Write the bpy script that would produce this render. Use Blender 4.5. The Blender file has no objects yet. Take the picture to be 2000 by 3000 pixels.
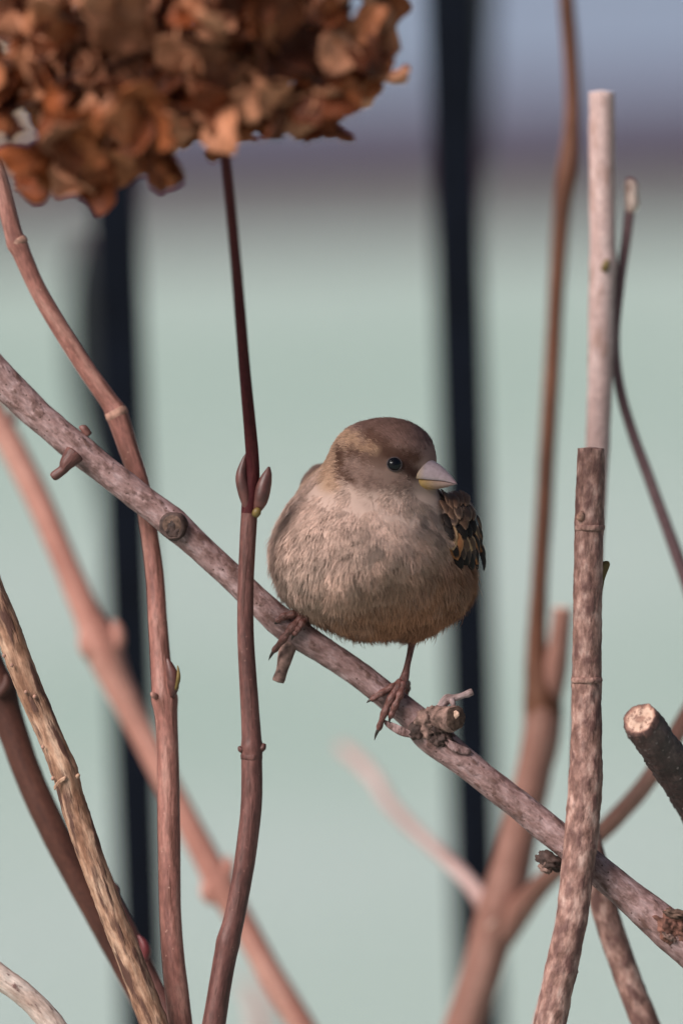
import bpy, bmesh, math, random
import numpy as np
from mathutils import Matrix, Vector, Euler

random.seed(7)
rng = np.random.default_rng(11)
scene = bpy.context.scene
COL = scene.collection
R = math.radians

# ------------------------------------------------------------------ camera
FOCAL, SENS_H = 250.0, 36.0
FD = FOCAL * 0.300 / SENS_H            # focus distance: a 0.20 x 0.30 m field at the bird
CAM = Vector((0.0, 0.0, 1.25))
ROT = Matrix.Rotation(R(80), 3, 'X') @ Matrix.Rotation(R(-1.8), 3, 'Z')
cd = bpy.data.cameras.new('camera')
cd.sensor_fit = 'VERTICAL'; cd.sensor_height = SENS_H; cd.sensor_width = 24
cd.lens = FOCAL; cd.clip_start = 0.05; cd.clip_end = 2000
cd.dof.use_dof = True; cd.dof.focus_distance = FD - 0.010; cd.dof.aperture_fstop = 4.0
cam = bpy.data.objects.new('camera', cd); COL.objects.link(cam)
cam.matrix_world = Matrix.Translation(CAM) @ ROT.to_4x4()
scene.camera = cam

# ------------------------------------------------------------------ sky, sun, exposure
SUN = Vector((-0.60, -0.44, 0.76)).normalized()
w = bpy.data.worlds.new('World'); scene.world = w; w.use_nodes = True
nt = w.node_tree; nt.nodes.clear()
sky = nt.nodes.new('ShaderNodeTexSky'); sky.sky_type = 'NISHITA'; sky.sun_disc = False
sky.sun_elevation = math.asin(SUN.z); sky.sun_rotation = math.atan2(SUN.x, SUN.y)
sky.air_density = 1.0; sky.dust_density = 4.0; sky.ozone_density = 1.0
bg = nt.nodes.new('ShaderNodeBackground'); bg.inputs['Strength'].default_value = 0.045
wo = nt.nodes.new('ShaderNodeOutputWorld')
nt.links.new(sky.outputs[0], bg.inputs[0]); nt.links.new(bg.outputs[0], wo.inputs[0])
sd = bpy.data.lights.new('sun', 'SUN'); sd.energy = 3.4; sd.angle = R(36); sd.color = (1.0, 0.955, 0.925)
so = bpy.data.objects.new('sun', sd); COL.objects.link(so)
so.rotation_euler = SUN.to_track_quat('Z', 'Y').to_euler(); so.location = (0, 0, 6)
scene.view_settings.view_transform = 'Standard'; scene.view_settings.look = 'None'
scene.view_settings.gamma = 1.0; scene.view_settings.exposure = 0.64
scene.view_settings.use_curve_mapping = False
scene.render.engine = 'CYCLES'
scene.cycles.use_denoising = True
scene.cycles.max_bounces = 6

# ------------------------------------------------------------------ placing
RT = np.array(ROT.col[0]); UP = np.array(ROT.col[1]); FW = -np.array(ROT.col[2])
CAMN = np.array(CAM)
S = 2000 / 1568.0                       # the sketch below is measured in a 1568-wide view

def P(x, y, dep=0.0):
    """point seen at sketch position x, y (1568 x 2352) and dep millimetres behind the bird"""
    x = np.asarray(x, float) * S; y = np.asarray(y, float) * S; dep = np.asarray(dep, float)
    D = FD + dep / 1000.0
    a = (x - 1000) / 1e4 * (D / FD); b = (1500 - y) / 1e4 * (D / FD)
    return CAMN + D[..., None] * FW + a[..., None] * RT + b[..., None] * UP

# ------------------------------------------------------------------ numpy noise
def _hash(ix, iy, iz, seed):
    h = (ix * 374761393 + iy * 668265263 + iz * 2147483647 + seed * 974634777) & 0xFFFFFFFF
    h = ((h ^ (h >> 13)) * 1274126177) & 0xFFFFFFFF
    h = h ^ (h >> 16)
    return (h & 0xFFFF) / 65535.0

def vnoise(p, seed=0):
    """value noise in -1..1 at points p (n, 3)"""
    p = np.asarray(p, float); i = np.floor(p).astype(np.int64); f = p - i
    f = f * f * (3 - 2 * f); r = 0
    for dx in (0, 1):
        wx = f[:, 0] if dx else 1 - f[:, 0]
        for dy in (0, 1):
            wy = f[:, 1] if dy else 1 - f[:, 1]
            for dz in (0, 1):
                wz = f[:, 2] if dz else 1 - f[:, 2]
                r = r + wx * wy * wz * _hash(i[:, 0] + dx, i[:, 1] + dy, i[:, 2] + dz, seed)
    return r * 2 - 1

def fbm(p, seed=0, o=3):
    r = 0; a = 1.0; t = 0
    for k in range(o):
        r = r + a * vnoise(np.asarray(p) * 2 ** k, seed + k); t += a; a *= .5
    return r / t

# ------------------------------------------------------------------ materials
def new_mat(name):
    m = bpy.data.materials.new(name); m.use_nodes = True
    t = m.node_tree
    return m, t, t.nodes['Principled BSDF']

def N(t, kind, **kw):
    n = t.nodes.new(kind)
    for k, v in kw.items(): setattr(n, k, v)
    return n

def ramp(t, stops, src, interp='LINEAR'):
    r = N(t, 'ShaderNodeValToRGB'); r.color_ramp.interpolation = interp
    e = r.color_ramp.elements
    while len(e) < len(stops): e.new(0.5)
    for el, (p, c) in zip(e, stops):
        el.position = p; el.color = (*c, 1)
    t.links.new(src, r.inputs[0])
    return r.outputs[0]

def mixc(t, fac, a, b, mode='MIX'):
    m = N(t, 'ShaderNodeMix', data_type='RGBA', blend_type=mode)
    for s, v in ((0, fac), (6, a), (7, b)):
        if hasattr(v, 'is_output'): t.links.new(v, m.inputs[s])
        else: m.inputs[s].default_value = v if s == 0 else (*v, 1)
    return m.outputs[2]

def noise(t, vec, scale, detail=4, rough=.55):
    n = N(t, 'ShaderNodeTexNoise'); n.inputs['Scale'].default_value = scale
    n.inputs['Detail'].default_value = detail; n.inputs['Roughness'].default_value = rough
    if vec is not None: t.links.new(vec, n.inputs['Vector'])
    return n.outputs[0]

def mapping(t, vec, sc):
    m = N(t, 'ShaderNodeMapping'); m.inputs['Scale'].default_value = sc
    t.links.new(vec, m.inputs[0]); return m.outputs[0]

def bump(t, b, h, strength, dist=.0004):
    n = N(t, 'ShaderNodeBump'); n.inputs['Strength'].default_value = strength
    n.inputs['Distance'].default_value = dist
    t.links.new(h, n.inputs['Height']); t.links.new(n.outputs[0], b.inputs['Normal'])

def bark(name, stops, sx=.35, sz=.09, patch=None, speck=None, rough=.62, bstr=.5, spec=.35, fine=1.6):
    """bark: colours over noise stretched along the stem, patches of a second colour, specks"""
    m, t, b = new_mat(name)
    a = N(t, 'ShaderNodeAttribute', attribute_name='tw').outputs['Vector']
    n1 = noise(t, mapping(t, a, (sx, sx, sz)), 1.0, 5, .6)
    col = ramp(t, stops, n1)
    nf = noise(t, mapping(t, a, (fine, fine, fine * .35)), 1.0, 3, .6)
    col = mixc(t, 1.0, col, ramp(t, [(.3, (.68, .67, .66)), (.7, (1.22, 1.2, 1.18))], nf), 'MULTIPLY')
    h = nf
    if patch:
        pc, lo, hi, ps, pz = patch
        n2 = noise(t, mapping(t, a, (ps, ps, pz)), 1.0, 4, .5)
        f = ramp(t, [(lo, (0, 0, 0)), (hi, (1, 1, 1))], n2)
        col = mixc(t, f, col, pc)
        mm = N(t, 'ShaderNodeMath', operation='ADD'); t.links.new(nf, mm.inputs[0]); t.links.new(f, mm.inputs[1]); h = mm.outputs[0]
    if speck:
        scol, sc, th = speck
        v = N(t, 'ShaderNodeTexVoronoi'); v.inputs['Scale'].default_value = sc
        t.links.new(a, v.inputs['Vector'])
        f = ramp(t, [(th, (1, 1, 1)), (th + .06, (0, 0, 0))], v.outputs['Distance'])
        col = mixc(t, f, col, scol)
    t.links.new(col, b.inputs['Base Color'])
    b.inputs['Roughness'].default_value = rough; b.inputs['Specular IOR Level'].default_value = spec
    bump(t, b, h, bstr, .0003)
    return m

def plain(name, c, rough=.6, spec=.4, ns=None, var=.3):
    m, t, b = new_mat(name)
    co = N(t, 'ShaderNodeTexCoord').outputs['Object']
    n = noise(t, co, ns or 900, 4)
    c1 = tuple(x * (1 - var) for x in c); c2 = tuple(min(1, x * (1 + var)) for x in c)
    t.links.new(ramp(t, [(.3, c1), (.7, c2)], n), b.inputs['Base Color'])
    b.inputs['Roughness'].default_value = rough; b.inputs['Specular IOR Level'].default_value = spec
    bump(t, b, n, .3, .0002)
    return m

MAT = {}
MAT['branch'] = bark('lilac_bark', [(.3, (.135, .07, .063)), (.5, (.26, .158, .15)), (.68, (.385, .265, .265))], .34, .20,
                     patch=((.12, .062, .052), .52, .68, .40, .22), speck=((.09, .048, .04), .45, .10), rough=.6, bstr=.8, fine=1.2)
MAT['pink'] = bark('pink_bark', [(.3, (.155, .058, .047)), (.5, (.265, .112, .09)), (.7, (.36, .185, .15))], .30, .05,
                   patch=((.15, .06, .045), .52, .68, .5, .07), speck=((.36, .19, .15), .35, .06), bstr=.55, rough=.55, fine=1.1)
MAT['maroon'] = bark('maroon_bark', [(.3, (.035, .006, .008)), (.55, (.06, .012, .014)), (.75, (.095, .026, .024))], .25, .03, bstr=.25, rough=.65, spec=.12)
MAT['stemlow'] = bark('redbrown_bark', [(.3, (.06, .022, .019)), (.5, (.12, .048, .041)), (.72, (.21, .098, .084))], .3, .04,
                      patch=((.075, .03, .024), .54, .68, .5, .07), speck=((.17, .08, .066), .35, .06), bstr=.5, rough=.5, fine=1.1)
MAT['salmon'] = bark('salmon_bark', [(.3, (.31, .13, .10)), (.5, (.40, .185, .145)), (.7, (.49, .265, .215))], .12, .03, bstr=.2)
MAT['mottled'] = bark('mottled_bark', [(.32, (.12, .058, .046)), (.45, (.24, .128, .104)), (.55, (.36, .21, .175)), (.68, (.50, .33, .285))], .34, .17,
                      patch=((.125, .058, .05), .45, .66, .36, .20), bstr=.9, rough=.7, fine=.9)
MAT['tan'] = bark('tan_flaking_bark', [(.34, (.18, .085, .05)), (.46, (.31, .17, .11)), (.56, (.42, .255, .175)), (.7, (.53, .36, .265))], .34, .08,
                  patch=((.085, .037, .026), .49, .61, .42, .075), bstr=1., rough=.7, fine=.9)
MAT['darkred'] = bark('dark_red_bark', [(.3, (.045, .014, .01)), (.55, (.085, .03, .02)), (.75, (.14, .06, .042))], .2, .04, bstr=.3)
MAT['pale'] = bark('pale_pink_bark', [(.3, (.37, .245, .225)), (.5, (.46, .32, .30)), (.7, (.55, .41, .39))], .2, .05, patch=((.30, .18, .15), .54, .7, .3, .08), bstr=.3)
MAT['brown'] = bark('warm_brown_bark', [(.3, (.065, .022, .010)), (.5, (.105, .037, .018)), (.7, (.16, .065, .036))], .2, .04, bstr=.3)
MAT['trunk'] = bark('rosy_trunk_bark', [(.3, (.19, .085, .063)), (.5, (.28, .135, .105)), (.7, (.37, .205, .165))], .12, .03, bstr=.3)
MAT['purple'] = bark('purple_bark', [(.3, (.10, .05, .055)), (.6, (.19, .11, .115)), (.8, (.26, .17, .17))], .25, .04, bstr=.3)
MAT['dark'] = bark('dark_bumpy_bark', [(.3, (.026, .011, .009)), (.5, (.06, .028, .025)), (.7, (.13, .072, .066))], .30, .20,
                   speck=((.22, .15, .14), .42, .15), bstr=.9, rough=.6, spec=.5, fine=1.3)
MAT['pinktwig'] = bark('pale_rose_bark', [(.3, (.36, .225, .205)), (.5, (.44, .29, .27)), (.7, (.52, .38, .36))], .15, .04, bstr=.2)
MAT['twiggrey'] = bark('grey_twig_bark', [(.3, (.17, .11, .10)), (.5, (.34, .24, .235)), (.7, (.46, .36, .36))], .5, .3, bstr=.8, fine=1.6)
MAT['torn'] = plain('torn_red_wood', (.17, .075, .055), .8, .25, 320, .75)
MAT['whitish'] = bark('whitish_bark', [(.3, (.30, .20, .16)), (.5, (.50, .38, .33)), (.7, (.62, .52, .47))], .35, .10,
                      patch=((.16, .085, .075), .60, .68, .6, .2), bstr=.6, fine=1.2)
MAT['farstem'] = bark('blackish_bark', [(.3, (.008, .011, .014)), (.7, (.02, .025, .028))], .2, .05)
MAT['cut'] = plain('cut_wood', (.62, .40, .30), .75, .2, 900, .35)
MAT['cutdark'] = plain('weathered_cut_wood', (.10, .06, .045), .8, .2, 700, .6)
MAT['knot'] = plain('dark_knot_wood', (.055, .032, .027), .75, .3, 420, .65)
MAT['knottan'] = plain('tan_knot_wood', (.19, .115, .095), .75, .25, 420, .7)
MAT['bud'] = plain('bud_scale', (.10, .036, .03), .45, .5, 300, .4)
MAT['budgreen'] = plain('olive_bud_base', (.13, .085, .022), .5, .4, 300, .3)
MAT['redbud'] = plain('crimson_bud', (.13, .022, .025), .4, .5, 300, .3)
MAT['ring'] = plain('pale_node_scar', (.33, .18, .135), .75, .25, 500, .45)
MAT['iron'] = plain('black_painted_iron', (.003, .0045, .009), .6, .1, 60, .3)

# ------------------------------------------------------------------ object helpers
WM = {}                                  # world matrix of every root / part

def props(o, label=None, cat=None, group=None, kind=None):
    if label: o['label'] = label
    if cat: o['category'] = cat
    if group: o['group'] = group
    if kind: o['kind'] = kind
    return o

def empty(name, loc, label, cat, group=None, rot=None):
    o = bpy.data.objects.new(name, None); COL.objects.link(o)
    o.empty_display_size = .02
    m = Matrix.Translation(Vector(loc))
    if rot is not None: m = m @ rot.to_4x4()
    o.matrix_world = m; WM[o.name] = m
    return props(o, label, cat, group)

def raw_mesh(name, V, F, mats, attrs=None, smooth=True, midx=None):
    me = bpy.data.meshes.new(name)
    if isinstance(F, np.ndarray):
        n, k = F.shape
        me.vertices.add(len(V)); me.vertices.foreach_set('co', np.asarray(V, np.float32).ravel())
        me.loops.add(n * k); me.loops.foreach_set('vertex_index', F.astype(np.int32).ravel())
        me.polygons.add(n); me.polygons.foreach_set('loop_start', np.arange(0, n * k, k, dtype=np.int32))
    else:
        me.from_pydata([tuple(v) for v in V], [], F)
    me.update(calc_edges=True); me.validate()
    if smooth: me.polygons.foreach_set('use_smooth', np.ones(len(me.polygons), bool))
    for m in (mats if isinstance(mats, (list, tuple)) else [mats]): me.materials.append(m)
    if midx is not None: me.polygons.foreach_set('material_index', np.asarray(midx, np.int32))
    for k, a in (attrs or {}).items():
        a = np.asarray(a, np.float32)
        if a.shape[1] == 4: at = me.attributes.new(k, 'FLOAT_COLOR', 'POINT'); at.data.foreach_set('color', a.ravel())
        else: at = me.attributes.new(k, 'FLOAT_VECTOR', 'POINT'); at.data.foreach_set('vector', a.ravel())
    return me

def mk(name, V, F, mats, parent=None, attrs=None, origin=None, local=False, smooth=True, midx=None, kind=None):
    V = np.asarray(V, float)
    if parent is not None and not local:
        M = np.array(WM[parent.name].inverted()); V = V @ M[:3, :3].T + M[:3, 3]
    if parent is None:
        origin = np.asarray(origin if origin is not None else V[V[:, 2].argmin()], float); V = V - origin
    o = bpy.data.objects.new(name, raw_mesh(name, V, F, mats, attrs, smooth, midx)); COL.objects.link(o)
    if parent is not None: o.parent = parent; WM[o.name] = WM[parent.name]
    else: o.location = origin; WM[o.name] = Matrix.Translation(Vector(origin))
    if kind: o['kind'] = kind
    return o

def catmull(pts, step):
    """resample (n, k) rows; step = target spacing measured on the first two columns"""
    p = np.asarray(pts, float); p = np.vstack([2 * p[0] - p[1], p, 2 * p[-1] - p[-2]])
    out = []
    for i in range(1, len(p) - 2):
        p0, p1, p2, p3 = p[i - 1], p[i], p[i + 1], p[i + 2]
        n = max(2, int(np.ceil(np.linalg.norm(p2[:3] - p1[:3]) / step)))
        t = np.linspace(0, 1, n, endpoint=False)[:, None]
        out.append(.5 * (2 * p1 + (p2 - p0) * t + (2 * p0 - 5 * p1 + 4 * p2 - p3) * t ** 2 + (3 * p1 - p0 - 3 * p2 + p3) * t ** 3))
    out.append(p[-2][None])
    return np.vstack(out)

def tube(C, r, sides=20, seed=0, amp=.04, freq=250., fine=0., cap=(True, True), tilt=0, lump=None):
    """tube of radius r along C (metres); returns V, F, tw, material index (1 = end caps)"""
    C = np.asarray(C, float); n = len(C); r = np.asarray(r, float)
    T = np.gradient(C, axis=0); T /= np.linalg.norm(T, axis=1)[:, None] + 1e-12
    a = np.cross(T[0], [.13, -1, .21]); a /= np.linalg.norm(a)
    s = np.concatenate([[0], np.cumsum(np.linalg.norm(np.diff(C, axis=0), axis=1))])
    th = np.linspace(0, 2 * np.pi, sides, endpoint=False)
    V = np.zeros((n, sides, 3)); TW = np.zeros((n, sides, 3))
    for i in range(n):
        a = a - T[i] * a.dot(T[i]); a /= np.linalg.norm(a); b = np.cross(T[i], a)
        d = np.cos(th)[:, None] * a + np.sin(th)[:, None] * b
        V[i] = d; TW[i] = np.stack([np.cos(th) * r[i] * 1000, np.sin(th) * r[i] * 1000, np.full(sides, s[i] * 1000)], 1)
    q = (C[:, None] + V * r[:, None, None]).reshape(-1, 3)
    k = 1 + amp * fbm(q * freq, seed, 3)
    if fine: k = k + fine * np.clip(fbm(q * freq * 5, seed + 9, 2), -.3, 1)
    k = k.reshape(n, sides)
    if lump is not None: k = k + lump[:, None]
    W = C[:, None] + V * (r[:, None] * k)[..., None]
    W = W.reshape(-1, 3); TW = TW.reshape(-1, 3) + seed * 37.0
    F, MI = [], []
    for i in range(n - 1):
        for j in range(sides):
            j2 = (j + 1) % sides
            F.append((i * sides + j, i * sides + j2, (i + 1) * sides + j2, (i + 1) * sides + j)); MI.append(0)
    for e, on in ((0, cap[0]), (n - 1, cap[1])):
        if not on: continue
        c = len(W); W = np.vstack([W, C[e] + T[e] * r[e] * (-.12 if e == 0 else .12)])
        TW = np.vstack([TW, TW[e * sides]])
        for j in range(sides):
            f = (e * sides + j, e * sides + (j + 1) % sides, c)
            F.append(f if e else f[::-1]); MI.append(1)
    return W, F, TW, MI

def stem_path(spec, step_mm=1.3, ground=None, steps=46):
    """spec rows (x, y, dep, width) in sketch units -> centres, radii, sketch y; optional run down to the ground"""
    q = catmull(spec, step_mm * 10 / S)
    C = P(q[:, 0], q[:, 1], q[:, 2]); r = q[:, 3] * S / 1e4 / 2 * (1 + q[:, 2] / 1000 / FD)
    y = q[:, 1].copy()
    if ground is not None:
        p0 = C[-1]; tan = C[-1] - C[-6]; tan /= np.linalg.norm(tan)
        g = np.array([ground[0], ground[1], -.03]); L = np.linalg.norm(g - p0)
        p1 = p0 + tan * L * .35; p2 = g + np.array([0, 0, .35 * L])
        t = np.linspace(0, 1, steps)[1:, None]
        B = (1 - t) ** 3 * p0 + 3 * (1 - t) ** 2 * t * p1 + 3 * (1 - t) * t ** 2 * p2 + t ** 3 * g
        C = np.vstack([C, B]); r = np.concatenate([r, r[-1] * (1 + .35 * t[:, 0])]); y = np.concatenate([y, 4000 + t[:, 0]])
    return C, r, y

def nodes_lump(y, C, nodes):
    s = np.concatenate([[0], np.cumsum(np.linalg.norm(np.diff(C, axis=0), axis=1))]) * 1000
    l = np.zeros(len(y))
    for ny, a, wd in nodes:
        i = np.abs(y - ny).argmin(); l += a * np.exp(-((s - s[i]) / wd) ** 2)
    return l

def stem(name, spec, mat, label, cat, group=None, ground=None, nodes=(), parent=None, sides=22, seed=0, amp=.05, freq=160.,
         fine=0., cutmat='cut', step=1.3, part=None):
    C, r, y = stem_path(spec, step, ground)
    l = nodes_lump(y, C, nodes) if nodes else None
    V, F, TW, MI = tube(C, r, sides, seed, amp, freq, fine, (True, True), lump=l)
    mats = [MAT[mat], MAT[cutmat]]
    if parent is None and part is None:
        o = mk(name, V, F, mats, None, {'tw': TW}, origin=C[-1] if ground is not None else None, midx=MI)
        return props(o, label, cat, group)
    if parent is None:
        parent = empty(name, C[-1], label, cat, group)
        mk(part, V, F, mats, parent, {'tw': TW}, midx=MI)
        return parent
    return mk(name, V, F, mats, parent, {'tw': TW}, midx=MI)

def bit(name, pts, mat, parent, seed=0, sides=14, amp=.08, freq=400, cut='cutdark', step=.7, fine=0.):
    """short piece on a stem, rows (x, y, dep, width)"""
    return stem(name, pts, mat, None, None, parent=parent, sides=sides, seed=seed, amp=amp, freq=freq, cutmat=cut, step=step, fine=fine)

_ico = {}
def ico(sub):
    if sub not in _ico:
        bm = bmesh.new(); bmesh.ops.create_icosphere(bm, subdivisions=sub, radius=1)
        _ico[sub] = (np.array([v.co[:] for v in bm.verts]), np.array([[v.index for v in f.verts] for f in bm.faces])); bm.free()
    return _ico[sub]

def lump(name, c, axes, mat, parent, seed=0, amp=.25, freq=2.2, sub=4):
    """knobbly lump: centre c, three axis vectors (metres)"""
    V, F = ico(sub)
    k = 1 + amp * fbm(V * freq, seed, 4)
    A = np.array(axes); W = np.asarray(c) + (V * k[:, None]) @ A
    return mk(name, W, F, MAT[mat], parent, {'tw': W * 1000})

def ax(x, z, y, ang=0):
    """axis vectors in the picture plane rotated by ang degrees: sizes in mm along, across, in depth"""
    c, s = math.cos(R(ang)), math.sin(R(ang))
    return [(RT * c + UP * s) * x / 1000, (-RT * s + UP * c) * z / 1000, FW * y / 1000]

# ------------------------------------------------------------------ setting
def sheet(name, x0, x1, y0, y1, z, mat, nx=2, ny=2):
    X, Y = np.meshgrid(np.linspace(x0, x1, nx), np.linspace(y0, y1, ny))
    V = np.stack([X.ravel(), Y.ravel(), np.full(X.size, z)], 1)
    F = [(j * nx + i, j * nx + i + 1, (j + 1) * nx + i + 1, (j + 1) * nx + i) for j in range(ny - 1) for i in range(nx - 1)]
    return props(mk(name, V, F, mat, None, origin=(0, 0, 0), smooth=False), kind='structure')

def ground_mat(name, c1, c2, c3, scale, rough=.9, spec=.2, patch=.7):
    m, t, b = new_mat(name)
    co = N(t, 'ShaderNodeTexCoord').outputs['Object']
    f = noise(t, co, scale, 6, .65)
    col = ramp(t, [(.3, c1), (.5, c2), (.7, c3)], f)
    l = noise(t, co, patch, 3)
    col = mixc(t, 1.0, col, ramp(t, [(.34, (.84, .90, .87)), (.5, (1.0, 1.0, 1.0)), (.66, (1.12, 1.07, 1.12))], l), 'MULTIPLY')
    t.links.new(col, b.inputs['Base Color']); b.inputs['Roughness'].default_value = rough
    b.inputs['Specular IOR Level'].default_value = spec
    bump(t, b, f, .6, .01)
    return m

lawn_m = ground_mat('frosted_grass', (.225, .30, .26), (.325, .395, .36), (.42, .47, .44), 60)
road_m = ground_mat('damp_grey_asphalt', (.165, .205, .265), (.205, .25, .32), (.24, .29, .365), 40, .55, .4)
edge_m = ground_mat('dark_brick_edging', (.034, .016, .026), (.055, .027, .042), (.08, .04, .06), 30)
KY = 9.22
sheet('lawn', -400, 400, -60, KY + .3, 0, lawn_m, 3, 3)
sheet('road', -400, 400, KY + .25, 900, -.012, road_m)
def boxmesh(x0, x1, y0, y1, z0, z1, bev=0.):
    bm = bmesh.new(); bmesh.ops.create_cube(bm, size=1)
    for v in bm.verts: v.co = Vector(((x0 + x1) / 2 + v.co.x * (x1 - x0), (y0 + y1) / 2 + v.co.y * (y1 - y0), (z0 + z1) / 2 + v.co.z * (z1 - z0)))
    if bev: bmesh.ops.bevel(bm, geom=bm.edges[:], offset=bev, segments=2, profile=.6, affect='EDGES')
    V = [v.co[:] for v in bm.verts]; F = [tuple(v.index for v in f.verts) for f in bm.faces]; bm.free()
    return V, F
V, F = boxmesh(-60, 60, KY, KY + .28, -.1, .12, .015)
props(mk('kerb', V, F, edge_m, None, origin=(0, KY, 0), smooth=False), kind='structure')
sheet('verge', -60, 60, KY + .30, KY + .65, .004, edge_m)

# iron fence behind the shrub: upright bars and two rails
def fence():
    y0 = float(P(784, 1176, 400)[1])
    xl = float(P(372 / S, 1176, 400)[0]); xr = float(P(1362 / S, 1176, 400)[0]); d = xr - xl
    root = empty('iron_fence', ((xl + xr) / 2, y0, 0), 'black iron fence of square upright bars behind the bare shrub', 'fence')
    bm = bmesh.new(); bmesh.ops.create_cube(bm, size=1)
    for v in bm.verts: v.co = Vector((v.co.x * .0165, v.co.y * .0165, v.co.z * 1.56 + .78))
    bmesh.ops.bevel(bm, geom=bm.edges[:], offset=.0015, segments=2, profile=.5, affect='EDGES')
    me = bpy.data.meshes.new('picket'); bm.to_mesh(me); bm.free(); me.materials.append(MAT['iron'])
    for k in range(-5, 7):
        o = bpy.data.objects.new('picket', me); COL.objects.link(o); o.parent = root
        o.location = (xl + k * d - (xl + xr) / 2, 0, -.02)
    for z in (.16, 1.40):
        V, F = boxmesh(-6 * d, 6 * d, -.016, .016, z - .02, z + .02, .002)
        mk('rail', V, F, MAT['iron'], root, local=True, smooth=False)
    for x in (-6 * d, 6 * d):
        V, F = boxmesh(x - .03, x + .03, -.03, .03, -.05, 1.62, .004)
        mk('fence_post', V, F, MAT['iron'], root, local=True, smooth=False)
fence()

# dark stems beyond the fence
stem('shrub_stem', [(205, 560, 640, 50), (200, 640, 640, 84), (204, 800, 640, 96), (222, 950, 640, 90), (258, 1150, 640, 56), (290, 1400, 640, 40), (315, 2000, 640, 34), (325, 2400, 640, 34)],
     'farstem', 'thick blackish stem beyond the fence, its broken top beside a bar', 'stem', 'dark stems beyond the fence', ground=(-.10, 2.8), seed=41, step=4)
stem('shrub_stem', [(1110, -80, 640, 62), (1100, 150, 640, 60), (1092, 330, 640, 54), (1078, 500, 620, 44), (1062, 800, 600, 36), (1066, 1400, 600, 34), (1085, 2400, 600, 34)],
     'farstem', 'tall blackish stem beyond the fence rising out past a bar', 'stem', 'dark stems beyond the fence', ground=(.09, 2.78), seed=43, step=4)

# beige utility box on the far side of the road
def far_box():
    c = P(-40, 500, 7480)
    root = empty('utility_box', (c[0], c[1], 0), 'beige metal utility box standing just beyond the dark kerb', 'utility box')
    m = plain('beige_paint', (.50, .385, .29), .6, .3, 20, .1)
    V, F = boxmesh(-.30, .12, -.15, .15, 0, .9, .01); mk('cabinet', V, F, m, root, local=True, smooth=False)
    V, F = boxmesh(-.32, .14, -.17, .17, .9, .94, .01); mk('lid', V, F, m, root, local=True, smooth=False)
    for x in (-.285, -.085):
        V, F = boxmesh(x, x + .19, -.165, -.149, .08, .84, .004); dd = mk('door', V, F, m, root, local=True, smooth=False)
        V, F = boxmesh(x + .08, x + .1, -.185, -.164, .45, .55, .004); mk('handle', V, F, MAT['iron'], dd, local=True, smooth=False)
far_box()

# ------------------------------------------------------------------ the shrub
GB = 'bare shrub stems'
# perch
perch_spec = [(-120, 745, 6, 76), (-60, 800, 5, 75), (0, 866, 4, 73), (90, 955, 3, 70), (184, 1034, 2, 67), (290, 1118, 1, 66), (400, 1204, 0, 66),
              (500, 1295, 0, 62), (600, 1388, 0, 63), (660, 1440, 0, 68), (800, 1532, 0, 60), (930, 1632, 0, 64), (990, 1690, 0, 72),
              (1100, 1778, -2, 66), (1250, 1897, -4, 68), (1340, 1972, -6, 70), (1430, 2047, -8, 74), (1540, 2140, -10, 92), (1620, 2205, -10, 96)]
perch = stem('perch_branch', perch_spec, 'branch', 'thick lilac-brown slanting branch that the sparrow perches on', 'branch', GB,
             ground=(.06, 2.03), nodes=[(1034, .07, 5), (1204, .10, 4), (1440, .05, 5), (1690, .10, 7), (1897, .03, 4)], part='limb', sides=40, seed=1, amp=.055, freq=150, fine=.02, step=.8)
bit('stub', [(172, 1042, -4, 48), (154, 1064, -5, 34), (146, 1078, -5, 24), (133, 1088, -5, 23), (124, 1094, -5, 22), (120, 1097, -5, 15)], 'stemlow', perch, 2)
bit('stub', [(664, 1470, 0, 44), (654, 1512, -2, 34), (647, 1540, -2, 27), (640, 1560, -2, 29), (638, 1566, -2, 26)], 'knottan', perch, 3)
bit('bud', [(205, 1000, 2, 16), (192, 984, 2, 18), (182, 982, 2, 6)], 'stemlow', perch, 4)
# old scar with cracked face
bit('knot', [(404, 1212, 0, 66), (399, 1208, -4.2, 66), (397, 1206, -5.6, 62), (396, 1206, -6.0, 46)], 'knot', perch, 5, 24, .16, 500, 'cutdark', .5)
lump('knot_core', P(405, 1213, -5.4), ax(2.6, 2.9, 1.2, -30), 'knot', perch, 6, .45, 3)
# knuckle with two cut twigs beside the right foot
lump('knuckle', P(984, 1664, -2.6), ax(5.2, 4.7, 4.6, -35), 'knottan', perch, 7, .55, 2.8, 5)
lump('knuckle', P(1008, 1688, -3.5), ax(4.6, 3.6, 3.4, -40), 'knot', perch, 8, .6, 3.0, 5)
lump('knuckle', P(958, 1676, -4.6), ax(3.0, 2.6, 1.6, 40), 'knot', perch, 18, .35, 2.6, 4)
st = bit('stub', [(1000, 1652, -3, 56), (1022, 1650, -6.5, 56), (1040, 1650, -9, 58), (1044, 1650, -9.6, 54)], 'knottan', perch, 9, 28, .30, 420, 'cutdark', .35, .10)
lump('cut_face', P(1041, 1643, -9.7), ax(1.7, 1.3, .5, 25), 'cut', st, 10, .3, 2.5)
tw = bit('twig', [(1004, 1640, -2, 22), (1016, 1618, -3, 22), (1028, 1606, -3, 25), (1042, 1603, -3, 18), (1064, 1597, -3, 15), (1080, 1590, -3, 17), (1085, 1588, -3, 14)], 'twiggrey', perch, 12, 14, .28, 500)
bit('stub', [(1036, 1606, -4, 14), (1040, 1618, -5, 12), (1041, 1624, -5, 8)], 'twiggrey', tw, 13)

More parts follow.
